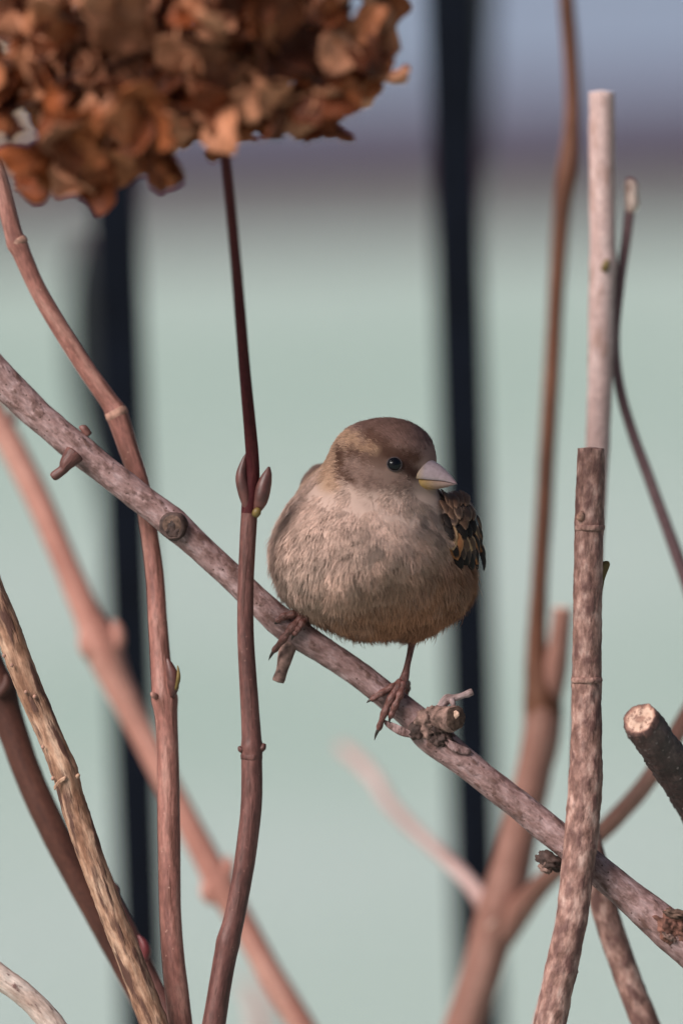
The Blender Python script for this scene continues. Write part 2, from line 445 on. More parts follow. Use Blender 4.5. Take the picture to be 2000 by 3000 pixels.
def plate(name, pts, thick, mat, parent, seed=0, curl=.0, n=14):
    """thin bark flake: outline rows (x, y, dep); fan of rings, thick mm, curled edges"""
    o = np.array(pts, float); o = np.vstack([o, o[:1]]); q = catmull(o, 6)[:-1]
    W = P(q[:, 0], q[:, 1], q[:, 2]); c = W.mean(0); rings = [1, .7, .4, .12]; V = []
    for side in (0, 1):
        for f in rings:
            p = c + (W - c) * f
            p = p + FW[None] * (thick / 1000 * (side - .5) * (1 if f < .99 else .35) + (.0004 * fbm(p * 500, seed, 2))[:, None])
            V.append(p)
    k = len(W); V = np.vstack(V); F = []
    def idx(s, r_, j): return (s * 4 + r_) * k + j % k
    for s in (0, 1):
        for r_ in range(3):
            for j in range(k):
                f = (idx(s, r_, j), idx(s, r_, j + 1), idx(s, r_ + 1, j + 1), idx(s, r_ + 1, j)); F.append(f if s else f[::-1])
        f = tuple(idx(s, 3, j) for j in range(k)); F.append(f if s else f[::-1])
    for j in range(k): F.append((idx(0, 0, j), idx(0, 0, j + 1), idx(1, 0, j + 1), idx(1, 0, j)))
    return mk(name, V, F, MAT[mat], parent, {'tw': V * 1000})
plate('bark_flake', [(1012, 1690, -5.6), (1034, 1700, -6), (1080, 1722, -5), (1078, 1732, -5.2), (1056, 1731, -6.2), (1030, 1718, -6.6)], .7, 'branch', perch, 14)
lump('broken_spur', P(1264, 1978, -4.2), ax(4.2, 2.3, 2.6, -28), 'knot', perch, 15, .5, 2.6, 4)
lump('broken_spur', P(1254, 1990, -4.0), ax(2.2, 2.0, 2.0, -50), 'knottan', perch, 25, .5, 2.6, 4)
plate('bark_flake', [(880, 1652, -4.8), (912, 1664, -5.5), (950, 1684, -5.4), (952, 1694, -5), (920, 1690, -5.2), (886, 1668, -4.6)], .6, 'branch', perch, 16)
# torn wood at the low end
lump('torn_wood', P(1542, 2128, -14.0), ax(5.4, 4.0, 3.4, -42), 'torn' if 'torn' in MAT else 'knot', perch, 17, .6, 3.4, 5)
lump('torn_wood', P(1552, 2100, -15.5), ax(4.0, 1.5, 2.6, -12), 'cutdark', perch, 19, .6, 3.4, 4)
lump('torn_wood', P(1534, 2150, -16.6), ax(2.4, .9, 1.0, -35), 'knottan', perch, 20, .6, 3.4, 4)

# pink stem crossing behind the perch
pk = stem('pink_stem', [(-60, 120, 10, 36), (-30, 300, 11, 37), (2, 420, 12, 39), (34, 545, 12, 41), (46, 572, 12, 42), (85, 660, 12, 40), (135, 748, 12, 41), (200, 850, 12, 42),
      (250, 920, 12, 44), (270, 955, 12, 50), (295, 1030, 12, 47), (325, 1120, 12, 42), (342, 1215, 12, 40), (356, 1320, 11, 42), (363, 1430, 9, 44), (370, 1530, 7, 48),
      (378, 1600, 5, 56), (384, 1680, 4, 50), (387, 1800, 3, 52), (389, 1950, 2, 52), (391, 2080, 1, 50), (398, 2200, 0, 53), (412, 2330, 0, 56), (420, 2400, 0, 57)],
     'pink', 'slender rosy stem with pale node rings, passing behind the perch', 'stem', GB, ground=(-.05, 2.06),
     nodes=[(560, .14, 2.2), (948, .06, 2.0), (1604, .10, 2.2)], part='stalk', sides=28, seed=21, amp=.03, freq=150, step=1.0)
for (x, y, wd, dx, dy, dp) in ((41, 558, 46, 7, 12, 12), (268, 950, 52, 8, 15, 12), (379, 1612, 57, 2, 13, 5)):
    bit('node_ring', [(x - dx * .6, y - dy * .6, dp, wd * .98), (x - dx * .2, y - dy * .2, dp, wd * 1.05), (x + dx * .2, y + dy * .2, dp, wd * 1.05), (x + dx * .6, y + dy * .6, dp, wd * .98)], 'ring', pk, 22, 24, .05, 500, 'ring', .4)
bit('bud', [(396, 1600, 2, 12), (399, 1575, 1, 26), (395, 1545, 1, 26), (388, 1522, 1, 14), (384, 1512, 1, 4)], 'bud', pk, 23, 16, .1)
bit('bud_tip', [(404, 1584, 0, 8), (410, 1560, -1, 10), (410, 1540, -1, 6), (408, 1528, -1, 2)], 'budgreen', pk, 24, 10, .1)
bit('bud', [(360, 1600, 2, 14), (352, 1596, 1, 14), (348, 1590, 1, 5)], 'pink', pk, 25, 10, .1)

# salmon stem farther back
sm = stem('salmon_stem', [(-70, 850, 158, 60), (-20, 940, 158, 62), (30, 1030, 157, 62), (90, 1150, 155, 60), (150, 1290, 152, 58), (205, 1420, 150, 66), (236, 1490, 150, 78), (270, 1570, 150, 70), (320, 1670, 150, 60),
      (385, 1800, 148, 58), (450, 1925, 146, 60), (508, 2035, 145, 66), (560, 2125, 145, 60), (620, 2235, 144, 60), (690, 2352, 144, 62), (730, 2420, 144, 62)],
     'salmon', 'soft salmon stem with paired buds, slanting behind the pink stem', 'stem', GB, ground=(.02, 2.24), nodes=[(1480, .12, 7), (2035, .08, 5)], part='stalk', seed=31, sides=22)
for a in ([(212, 1510, 148, 30), (200, 1490, 147, 34), (194, 1465, 147, 28), (196, 1435, 147, 8)], [(255, 1500, 148, 30), (270, 1475, 148, 34), (270, 1448, 148, 28), (262, 1424, 148, 8)],
          [(480, 2020, 144, 26), (474, 2050, 143, 30), (490, 2075, 143, 20)], [(520, 2020, 144, 24), (526, 1990, 143, 28), (520, 1965, 143, 8)]):
    bit('bud', a, 'salmon', sm, 32, 12, .1)
bit('bud', [(10, 965, 156, 20), (32, 960, 156, 22), (38, 940, 156, 6)], 'stemlow', sm, 33, 12)

# flaking tan stem, low left
tn = stem('tan_stem', [(-60, 1230, -6, 60), (-20, 1350, -6, 60), (20, 1450, -7, 60), (60, 1560, -8, 60), (100, 1655, -8, 58), (146, 1765, -9, 60), (170, 1850, -9, 60), (205, 1955, -10, 60), (245, 2065, -10, 60),
      (290, 2180, -10, 62), (335, 2300, -10, 64), (372, 2400, -10, 66)], 'tan', 'tan stem with dark flaking bark, slanting beside the pink stem', 'stem', GB, ground=(-.06, 2.02),
     nodes=[(1765, .08, 2.5)], part='stalk', sides=32, seed=51, amp=.08, freq=170, fine=.05, step=.9)
bit('bud', [(168, 1790, -10, 10), (178, 1783, -11, 12), (183, 1778, -11, 6)], 'tan', tn, 52, 10)
plate('bark_flake', [(124, 1806, -13), (134, 1792, -13.4), (152, 1782, -13.5), (154, 1788, -13.5), (136, 1802, -13.2), (126, 1816, -13)], .5, 'tan', tn, 53)
for i, (x, y) in enumerate(((10, 1506), (28, 1528), (99, 1716), (122, 1788), (80, 1600), (205, 1965), (230, 1980), (262, 2085), (180, 1890), (60, 1590))):
    lump('lenticel', P(x, y, -12.4), ax(.55, .65, .4), 'ring', tn, 60 + i, .2, 2, 2)

# dark stem behind it
dr = stem('dark_red_stem', [(-60, 1420, 36, 62), (-20, 1530, 36, 66), (0, 1590, 36, 76), (30, 1680, 36, 68), (70, 1790, 36, 66), (120, 1900, 36, 66), (170, 2000, 37, 62), (222, 2100, 38, 58), (285, 2220, 40, 54), (360, 2360, 40, 56)],
     'darkred', 'dark reddish stem running close behind the flaking tan stem', 'stem', GB, ground=(-.04, 2.10), nodes=[(1590, .10, 4)], part='stalk', seed=71)
bit('bud', [(-5, 1600, 30, 24), (14, 1575, 30, 26), (14, 1550, 30, 8)], 'darkred', dr, 72, 12)
rb = stem('bud_twig', [(224, 1950, 24, 12), (250, 2030, 24, 26), (276, 2090, 24, 30), (304, 2150, 24, 34), (334, 2215, 24, 38), (362, 2275, 23, 38), (388, 2330, 22, 40), (412, 2400, 22, 42)],
     'stemlow', 'thin reddish twig bearing a crimson bud beside the tan stem', 'twig', GB, ground=(-.05, 2.09), part='stalk', seed=74, sides=16)
bit('bud', [(332, 2205, 20, 16), (336, 2186, 19, 24), (330, 2166, 19, 20), (318, 2148, 19, 4)], 'redbud', rb, 75, 12)
bit('bud', [(266, 2066, 22, 14), (264, 2042, 22, 20), (250, 2020, 22, 4)], 'bud', rb, 76, 12)

# pale twig in the corner
stem('pale_twig', [(-110, 2190, -14, 52), (-40, 2215, -14, 54), (10, 2250, -14, 55), (60, 2288, -14, 56), (110, 2340, -14, 58), (160, 2410, -14, 60)], 'whitish',
     'pale whitish arching twig beneath the flaking tan stem', 'twig', GB, ground=(-.08, 2.0), seed=77, sides=28, amp=.08, fine=.05, step=.9)

# right side: forked trunk, out of focus
tr = stem('forked_stem', [(1288, -120, 147, 34), (1300, 0, 147, 36), (1313, 180, 147, 36), (1312, 300, 147, 38), (1302, 395, 147, 48), (1290, 480, 147, 42), (1278, 650, 147, 38), (1270, 800, 147, 38), (1258, 1000, 147, 40),
      (1247, 1200, 147, 40), (1236, 1380, 147, 42), (1232, 1500, 147, 52), (1245, 1600, 148, 84), (1244, 1680, 149, 88), (1222, 1790, 151, 84), (1196, 1900, 152, 86), (1172, 2000, 153, 92), (1150, 2080, 154, 104),
      (1130, 2150, 155, 96), (1100, 2250, 156, 92), (1068, 2352, 157, 94), (1040, 2430, 157, 96)],
     'brown', 'tall brown stem that thickens into a rosy forked trunk behind the mottled stem', 'stem', GB, ground=(.02, 2.28),
     nodes=[(395, .05, 4), (1600, .05, 5)], part='upper_stalk', seed=81, sides=24, amp=.06)
for o in [c for c in tr.children if c.name.startswith('upper_stalk')]:
    me = o.data; me.materials.append(MAT['trunk']); co = np.zeros(len(me.vertices) * 3); me.vertices.foreach_get('co', co); co = co.reshape(-1, 3)
    zc = (np.array(WM[tr.name])[:3, 3] + co)[:, 2]; lim = P(1245, 1640, 147)[2]
    for p in me.polygons:
        if p.material_index == 0 and zc[p.vertices[0]] < lim + .006 * vnoise(co[p.vertices[0]][None] * 200)[0]: p.material_index = 2
    o.name = 'trunk'
bit('stub', [(1262, 1600, 147, 60), (1276, 1530, 145, 56), (1286, 1460, 143, 48), (1292, 1396, 142, 44)], 'trunk', tr, 82, 18, .06, 200, 'cut', 1.5)
bit('side_twig', [(1145, 2130, 150, 60), (1110, 2075, 158, 42), (1075, 2025, 170, 36), (1010, 1960, 195, 29), (940, 1895, 225, 29), (890, 1840, 250, 29), (868, 1800, 262, 30), (830, 1755, 280, 32), (785, 1716, 300, 26)], 'pinktwig' if 'pinktwig' in MAT else 'pale', tr, 83, 16, .05, 200, 'cut', 1.5)
bit('side_branch', [(1150, 2150, 154, 70), (1190, 2095, 148, 62), (1240, 2035, 134, 50), (1300, 1975, 114, 44), (1370, 1920, 92, 42), (1440, 1850, 84, 42), (1500, 1775, 80, 42), (1550, 1690, 78, 42), (1600, 1600, 76, 40), (1660, 1470, 76, 36)], 'trunk', tr, 84, 18, .05, 200, 'cut', 1.5)

# pale cut stem and the mottled stem in front of it
pl = stem('bleached_stem', [(1381, 212, 62, 58), (1381, 300, 62, 60), (1382, 450, 62, 60), (1383, 560, 62, 60), (1384, 605, 62, 62), (1380, 700, 62, 60), (1378, 850, 61, 58), (1373, 1000, 60, 56), (1364, 1150, 58, 56),
      (1356, 1300, 56, 54), (1345, 1500, 54, 56), (1338, 1700, 52, 58), (1332, 1900, 50, 60), (1318, 2030, 48, 60), (1304, 2130, 46, 60), (1275, 2260, 44, 60), (1245, 2380, 44, 60)],
     'pale', 'pale pink cut-off stem standing behind the mottled stem', 'stem', GB, ground=(.04, 2.12), nodes=[(605, .05, 2.5)], part='stalk', seed=91)
bit('bud', [(1386, 622, 58.5, 16), (1390, 610, 58, 18), (1394, 596, 58, 8)], 'budgreen', pl, 92, 12)
mo = stem('mottled_stem', [(1356, 1030, -14, 62), (1355, 1100, -14, 64), (1352, 1200, -14, 66), (1349, 1350, -14, 68), (1347, 1500, -14, 68), (1346, 1650, -14, 70), (1344, 1780, -15, 76), (1335, 1900, -16, 80), (1325, 2000, -17, 76),
      (1312, 2110, -18, 74), (1290, 2220, -18, 72), (1266, 2330, -18, 74), (1245, 2420, -18, 76)],
     'mottled', 'mottled brown stem with a square-cut top, crossing in front of the perch', 'stem', GB, ground=(.03, 2.0), nodes=[(1200, .05, 1.6), (1560, .03, 1.6), (1790, .05, 3), (2235, .05, 2.5)],
     part='stalk', sides=32, seed=101, amp=.07, freq=150, fine=.045, step=.9, cutmat='mottled')
bit('bud', [(1330, 1192, -17.5, 16), (1333, 1182, -18.5, 16), (1336, 1174, -18.5, 6)], 'ring', mo, 102, 10)
for (x, y, wd) in ((1352, 1212, 67), (1347, 1562, 70), (1344, 1790, 78), (1288, 2232, 74)):
    bit('node_ring', [(x, y - 6, -14.5, wd * 1.0), (x, y - 2, -14.5, wd * 1.03), (x, y + 2, -14.5, wd * 1.03), (x, y + 6, -14.5, wd * .99)], 'mottled', mo, 105, 28, .10, 420, 'mottled', .3)
plate('bark_flake', [(1383, 1290, -12), (1393, 1288, -12), (1400, 1296, -12), (1388, 1330, -12), (1382, 1360, -12), (1380, 1330, -12)], .6, 'budgreen', mo, 103)
plate('bark_flake', [(1308, 1860, -14), (1303, 1850, -14), (1300, 1862, -14), (1302, 1920, -14), (1305, 1960, -14), (1309, 1920, -14)], .6, 'tan', mo, 104)
stem('low_mottled_stem', [(1340, 1860, 30, 52), (1352, 1930, 30, 56), (1368, 2000, 30, 60), (1385, 2080, 30, 62), (1410, 2160, 30, 62), (1445, 2260, 30, 62), (1478, 2345, 30, 64), (1505, 2420, 30, 64)],
     'mottled', 'short mottled stem leaning the other way out from behind the perch', 'stem', GB, ground=(.10, 2.10), seed=111, sides=28, amp=.08, freq=150, fine=.04, step=1.0)

# thin curved twig with a dry pale tip
mt = stem('curved_twig', [(1446, 480, 66, 24), (1436, 560, 66, 23), (1424, 640, 66, 23), (1413, 750, 66, 22), (1413, 820, 66, 22), (1424, 900, 66, 24), (1450, 990, 66, 25), (1490, 1100, 66, 26), (1530, 1210, 66, 28), (1580, 1350, 66, 30), (1650, 1560, 66, 34)],
     'purple', 'thin dark purple twig curving past the pale stem, with a dry pale tip', 'twig', GB, ground=(.13, 2.17), part='stalk', seed=121, sides=14)
bit('dry_tip', [(1445, 488, 66, 25), (1450, 470, 66, 34), (1449, 440, 66, 34), (1446, 418, 66, 26), (1446, 410, 66, 10)], 'whitish', mt, 122, 14, .12)

# dark stub with a fresh cut
dk = stem('dark_stub', [(1472, 1656, -26, 88), (1488, 1678, -22, 89), (1520, 1725, -13, 91), (1560, 1785, -2, 94), (1620, 1875, 14, 106), (1720, 2030, 40, 116), (1800, 2180, 50, 124)],
     'dark', 'dark bumpy branch stub with a fresh pale cut end', 'branch', GB, ground=(.14, 2.12), part='limb', sides=56, seed=131, amp=.06, freq=180, fine=.10, step=.45, cutmat='knot')

def cut_face():
    """rough sawn face: pale wood disc inside a raised brown rim"""
    C0 = P(1472, 1656, -26); C1 = P(1488, 1678, -22); n = C0 - C1; n /= np.linalg.norm(n)
    n = n * .8 + (-FW * .55 - RT * .25 + UP * .35); n /= np.linalg.norm(n)
    a = np.cross(n, UP); a /= np.linalg.norm(a); b = np.cross(n, a)
    rr = 83 * S / 1e4 / 2; nr, ns = 16, 56; V = [];
    for i in range(nr + 1):
        f = i / nr
        for j in range(ns):
            th = 2 * math.pi * j / ns
            V.append(((math.cos(th) * a + math.sin(th) * b) * f * rr * 1.0, f))
    D = np.array([v[0] for v in V]); f = np.array([v[1] for v in V])
    c = C0 + n * .0010
    W = c + D + n[None] * ((.0012 * fbm(D * 600, 3, 4)) + .0008 * np.exp(-((f - .92) / .07) ** 2) - .0026 * np.clip((f - .93) / .07, 0, 1))[:, None]
    W += (D / (np.linalg.norm(D, axis=1)[:, None] + 1e-9)) * (.0009 * fbm(D * 500, 5, 3) * f)[:, None]
    F = [(i * ns + j, i * ns + (j + 1) % ns, (i + 1) * ns + (j + 1) % ns, (i + 1) * ns + j) for i in range(nr) for j in range(ns)]
    F = [q[::-1] for q in F]
    m, t, bs = new_mat('fresh_cut_end')
    at = N(t, 'ShaderNodeAttribute', attribute_name='tw').outputs['Vector']
    sp = N(t, 'ShaderNodeSeparateXYZ'); t.links.new(at, sp.inputs[0])
    nn = noise(t, at, .55, 5, .65)
    ad = N(t, 'ShaderNodeMath', operation='MULTIPLY_ADD'); t.links.new(nn, ad.inputs[0]); ad.inputs[1].default_value = .28; t.links.new(sp.outputs[2], ad.inputs[2])
    ringc = ramp(t, [(.0, (.30, .16, .12)), (.30, (.34, .19, .14)), (.36, (.52, .34, .26)), (.70, (.60, .40, .31)), (.80, (.36, .19, .14)), (.88, (.10, .045, .04)), (1.0, (.05, .025, .022))], ad.outputs[0])
    n2 = noise(t, at, .9, 5, .7)
    col = mixc(t, ramp(t, [(.52, (0, 0, 0)), (.60, (1, 1, 1))], n2), ringc, (.20, .10, .075))
    t.links.new(col, bs.inputs['Base Color']); bs.inputs['Roughness'].default_value = .8
    bump(t, bs, n2, .6, .0004)
    tw_ = np.stack([D @ a * 1000, D @ b * 1000, f * .80], 1)
    mk('cut_face', W, F, m, dk, {'tw': tw_})
cut_face()

# a far faint twig low in the middle
stem('blurred_twig', [(560, 2250, 420, 20), (590, 2290, 420, 40), (600, 2340, 420, 46), (600, 2420, 420, 48)], 'pale', 'pale blurred twig tip far behind, beside the salmon stem', 'twig', GB, ground=(-.02, 2.55), seed=141, step=2)

# ------------------------------------------------------------------ dried hydrangea
def hydrangea():
    spec = [(420, 60, -96, 20), (470, 180, -92, 21), (505, 290, -86, 22), (522, 400, -78, 24), (538, 560, -64, 25), (550, 700, -50, 26), (562, 850, -35, 27), (574, 980, -22, 29), (580, 1060, -17, 31), (578, 1120, -16, 36),
            (572, 1190, -16, 38), (565, 1330, -16, 37), (564, 1450, -16, 38), (571, 1580, -16, 41), (578, 1700, -16, 46), (578, 1740, -16, 48), (577, 1850, -16, 49), (562, 1980, -16, 48), (540, 2100, -16, 48), (524, 2165, -16, 52), (508, 2250, -16, 52), (492, 2350, -16, 54), (480, 2420, -16, 54)]
    root = stem('hydrangea', spec, 'maroon', 'dried brown hydrangea flower head on a dark upright stem in front of the perch', 'flower', None, ground=(-.02, 2.03),
                nodes=[(1715, .10, 1.6), (1160, .03, 2), (2165, .07, 2.2)], part='stalk', sides=26, seed=151, amp=.03, freq=150, step=1.0)
    o = root.children[0]; me = o.data; me.materials.append(MAT['stemlow'])
    co = np.zeros(len(me.vertices) * 3); me.vertices.foreach_get('co', co); co = co.reshape(-1, 3)
    zc = (np.array(WM[root.name])[:3, 3] + co)[:, 2]; lim = P(575, 1180, -16)[2]
    mi = np.zeros(len(me.polygons), np.int32); me.polygons.foreach_get('material_index', mi)
    first = np.array([p.vertices[0] for p in me.polygons]); jit = vnoise(co[first] * 150, 2) * .008
    mi[(mi == 0) & (zc[first] + jit < lim)] = 2; me.polygons.foreach_set('material_index', mi)
    # opposite buds and node pieces
    bit('bud', [(588, 1178, -17, 14), (599, 1150, -19, 31), (606, 1117, -19, 34), (614, 1090, -19, 22), (618, 1072, -19, 5)], 'bud', root, 152, 18, .06)
    bit('bud', [(570, 1175, -17, 16), (560, 1130, -17, 28), (554, 1095, -17, 26), (560, 1060, -17, 14), (565, 1042, -17, 3)], 'bud', root, 153, 18, .06)
    bit('bud_base', [(586, 1184, -19, 16), (590, 1176, -19.6, 20), (594, 1168, -19.4, 12)], 'budgreen', root, 154, 14, .1)
    for q in ([(598, 1722, -17, 16), (604, 1716, -17, 16), (608, 1708, -17, 7)], [(558, 1724, -17, 14), (552, 1720, -17, 14), (549, 1714, -17, 6)]):
        bit('node_scar', q, 'stemlow', root, 155, 10, .1)
    bit('node_ring', [(578, 1728, -16, 47), (578, 1737, -16, 51), (577, 1746, -16, 49)], 'stemlow', root, 156, 22, .05)
    # sepal meshes: dried, crumpled, a thin closed shell
    m, t, b = new_mat('dried_sepal')
    oi = N(t, 'ShaderNodeObjectInfo'); co_ = N(t, 'ShaderNodeTexCoord').outputs['Object']
    n1 = noise(t, co_, 220, 4, .6)
    base = ramp(t, [(.0, (.07, .018, .007)), (.3, (.25, .062, .018)), (.55, (.38, .12, .043)), (.85, (.62, .29, .17)), (1., (.27, .10, .05))], oi.outputs['Random'])
    col = mixc(t, 1., base, ramp(t, [(.3, (.62, .58, .55)), (.7, (1.2, 1.15, 1.1))], n1), 'MULTIPLY')
    wv = N(t, 'ShaderNodeTexWave'); wv.inputs['Scale'].default_value = 160; wv.inputs['Distortion'].default_value = 6; t.links.new(co_, wv.inputs[0])
    col = mixc(t, ramp(t, [(.0, (.25, .25, .25)), (.25, (0, 0, 0))], wv.outputs[1]), col, (.12, .05, .03))
    t.links.new(col, b.inputs['Base Color']); b.inputs['Roughness'].default_value = .6; b.inputs['Specular IOR Level'].default_value = .25
    bump(t, b, n1, .5, .0006)
    tl = N(t, 'ShaderNodeBsdfTranslucent'); t.links.new(mixc(t, 1., col, (1.0, .62, .35), 'MULTIPLY'), tl.inputs[0])
    ms = N(t, 'ShaderNodeMixShader'); ms.inputs[0].default_value = .12
    out = t.nodes['Material Output']; t.links.new(b.outputs[0], ms.inputs[1]); t.links.new(tl.outputs[0], ms.inputs[2]); t.links.new(ms.outputs[0], out.inputs[0])
    sep = []
    for k in range(10):
        n = 9; u, v = np.meshgrid(np.linspace(-1, 1, n), np.linspace(0, 1, n)); u = u.ravel(); v = v.ravel()
        L = 11.0 + 3.5 * rng.random(); wd = (5.2 + 2.0 * rng.random()) * np.clip(np.sin(np.pi * np.clip(v * .86 + .07, 0, 1)) ** .6, .12, 1)
        x = u * wd; y = v * L * (1 - .10 * u ** 2)
        z = 2.2 * np.sin(v * (1.6 + rng.random())) * rng.uniform(-1, 1.4) + rng.uniform(.5, 1.6) * (u ** 2) * wd * .4 - 2.6 * np.clip(v - .6, 0, 1) ** 1.3 * rng.uniform(-1, 2)
        p = np.stack([x, y, z], 1); q = p / 5.0 + k * 11
        p = p + np.stack([vnoise(q, 1), vnoise(q, 2), 1.5 * fbm(q * 1.3, 3, 3)], 1) * (2.3 * (.25 + v))[:, None]
        p /= 1000
        F = [(j * n + i, j * n + i + 1, (j + 1) * n + i + 1, (j + 1) * n + i) for j in range(n - 1) for i in range(n - 1)]
        me = raw_mesh('sepal', p, F, m)
        nor = np.zeros(len(p) * 3); me.vertices.foreach_get('normal', nor); nor = nor.reshape(-1, 3)
        p2 = np.vstack([p + nor * .00012, p - nor * .00012]); N2 = n * n
        F2 = F + [tuple(N2 + i for i in f[::-1]) for f in F]
        rim = [i for i in range(n)] + [j * n + n - 1 for j in range(1, n)] + [(n - 1) * n + i for i in range(n - 2, -1, -1)] + [j * n for j in range(n - 2, 0, -1)]
        F2 += [(rim[(i + 1) % len(rim)], rim[i], N2 + rim[i], N2 + rim[(i + 1) % len(rim)]) for i in range(len(rim))]
        bpy.data.meshes.remove(me)
        sep.append(raw_mesh('sepal', p2, F2, m))
    # florets over a tilted ellipsoid; the withered ones inside are one mass
    C0 = P(385, 60, -94); rx, rz, ry = 63.0, 44.0, 34.0; tilt = R(12)
    OX = [-300, -100, 0, 60, 130, 230, 330, 420, 520, 560, 650, 760, 860, 980, 1030, 1120, 1170, 1300]
    OY = [150, 230, 300, 390, 470, 570, 585, 540, 490, 420, 385, 395, 380, 350, 280, 210, 130, 0]
    cent = np.array([P(455, 90, -94)])[0]
    bp = plain('dry_pedicel', (.09, .04, .028), .7, .3, 400, .3)
    nfl = 0; cand = []
    for i in range(96):
        zz = 1 - 2 * (i + .5) / 96
        if zz < .62 and not (zz > .1 and i % 3 == 0): cand.append((zz, i, None))
    for i in range(12): cand.append((-.75 + .1 * i, i * 7 + 3, .58))
    inv = np.array(WM[root.name].inverted()); ga = math.pi * (3 - math.sqrt(5))
    for zz, i, inner in cand[:75]:
        a = i * ga; rr = math.sqrt(1 - zz * zz)
        d = np.array([rr * math.cos(a), rr * math.sin(a), zz]) + rng.normal(0, .10, 3); d /= np.linalg.norm(d)
        k = inner or rng.uniform(.80, 1.04)
        lx, ly, lz = d[0] * rx * k, d[1] * ry * k, d[2] * rz * k
        X = lx * math.cos(tilt) - lz * math.sin(tilt) * -1 * -1; Z = lx * math.sin(tilt) + lz * math.cos(tilt)
        gx = 385 * S + X * 10; Z = max(Z, (60 * S - np.interp(gx, OX, OY)) / 10 + rng.uniform(3, 9))
        pos = C0 + RT * X / 1000 + FW * ly / 1000 + UP * Z / 1000
        nn = np.array([d[0] / rx, d[1] / ry, d[2] / rz]); nn /= np.linalg.norm(nn)
        nw = RT * nn[0] + FW * nn[1] + UP * nn[2] + rng.normal(0, .55, 3); nw /= np.linalg.norm(nw)
        ll = inv[:3, :3] @ pos + inv[:3, 3]
        rq = Vector(nw).to_track_quat('Z', 'Y') @ Euler((0, 0, rng.uniform(0, 6.28))).to_quaternion()
        M = Matrix.Translation(Vector(ll)) @ rq.to_matrix().to_4x4()
        # pedicel and centre in floret space
        tgt = M.inverted() @ (Vector(inv[:3, :3] @ cent + inv[:3, 3]))
        tg = np.array(tgt); tg = tg * min(1, .030 / (np.linalg.norm(tg) + 1e-9))
        pc = np.array([[0, 0, .0016], [0, 0, .0006], [0, 0, -.001], tg * .35 + np.array([0, 0, -.002]), tg * .7, tg])
        Vp, Fp, TWp, _ = tube(pc, np.array([.0005, .0012, .0009, .0005, .00055, .0007]), 7, i, .05, 300)
        fo = mk('floret', Vp, Fp, bp, root, local=True); fo.matrix_local = M; WM[fo.name] = WM[root.name] @ M
        ns = 4
        for q in range(ns):
            so_ = bpy.data.objects.new('sepal', sep[int(rng.integers(len(sep)))]); COL.objects.link(so_); so_.parent = fo
            e = Euler((rng.uniform(-.25, .75), rng.uniform(-.35, .35), q * math.pi / 2 + rng.uniform(-.3, .3)), 'XYZ')
            so_.rotation_euler = e; so_.location = (0, 0, .0003 * q)
            sc = rng.uniform(.80, 1.22); so_.scale = (sc, sc, sc)
    VV, FF, off = [], [], 0
    for q in range(230):
        me = sep[int(rng.integers(len(sep)))]; co = np.zeros(len(me.vertices) * 3); me.vertices.foreach_get('co', co); co = co.reshape(-1, 3) * rng.uniform(.6, .95)
        d = rng.normal(0, 1, 3); d /= np.linalg.norm(d); k = rng.uniform(.35, .80)
        lx, ly, lz = d[0] * rx * k, d[1] * ry * k, d[2] * rz * k
        X = lx * math.cos(tilt) - lz * math.sin(tilt); Z = lx * math.sin(tilt) + lz * math.cos(tilt)
        Z = max(Z, (60 * S - np.interp(385 * S + X * 10, OX, OY)) / 10 + rng.uniform(9, 18))
        E = np.array(Euler(tuple(rng.uniform(0, 6.28, 3))).to_matrix())
        VV.append(C0 + (RT * X + FW * ly + UP * Z) / 1000 + co @ E.T)
        FF += [tuple(off + v for v in p.vertices) for p in me.polygons]; off += len(co)
    mk('withered_sepals', np.vstack(VV), FF, m, root, kind='stuff')
hydrangea()

# ------------------------------------------------------------------ the sparrow (local millimetres: x right, y away, z up)
BO = P(1100 / S, 1880 / S, 0)
def px(x, y): return np.array([(x - 1100) / 10.0, (1880 - y) / 10.0])    # photograph pixels -> local x, z
HC = np.array([2.5, -5.0, 50.0]); YAW = R(66)
HF = np.array([math.sin(YAW), -math.cos(YAW), 0.0]); HS = np.array([-math.cos(YAW), -math.sin(YAW), 0.0]); HU = np.array([0, 0, 1.0])

ELL = [  # centre, radii, blend
    ((0.0, 9, 25.0), (27.8, 36, 21.5), 0), ((-4, -6, 26), (23.5, 20, 18.5), 6), ((6, 0, 17.5), (21.5, 20, 14), 5), ((-12, 0, 28), (17, 20, 18), 6),
    ((0, -2, 39), (20, 17, 12), 7), ((-.4, -3.5, 51.0), (13.6, 13.8, 14.0), 6), ((6.5, -6.3, 53.2), (11.2, 10.4, 11.3), 5), ((-2, -3.5, 45), (15.5, 14.5, 9), 5),
    ((22.5, 10, 31), (7.0, 24, 12.5), 3), ((-15.0, 13, 42.5), (7.5, 17, 9.6), 4), ((0, 34, 15), (15, 22, 11), 8)]
def sdf(p):
    d = None
    for c, r, k in ELL:
        q = p - np.array(c); r = np.array(r)
        k0 = np.linalg.norm(q / r, axis=1); k1 = np.linalg.norm(q / r ** 2, axis=1) + 1e-9
        e = k0 * (k0 - 1) / k1
        if d is None: d = e
        else:
            h = np.clip(.5 + .5 * (d - e) / k, 0, 1); d = d * (1 - h) + e * h - k * h * (1 - h)
    return d
def grad(p, e=.25):
    g = np.stack([sdf(p + np.eye(3)[i] * e) - sdf(p - np.eye(3)[i] * e) for i in range(3)], 1)
    return g / (np.linalg.norm(g, axis=1)[:, None] + 1e-9)
BC = np.array([0.0, 3.0, 31.0])
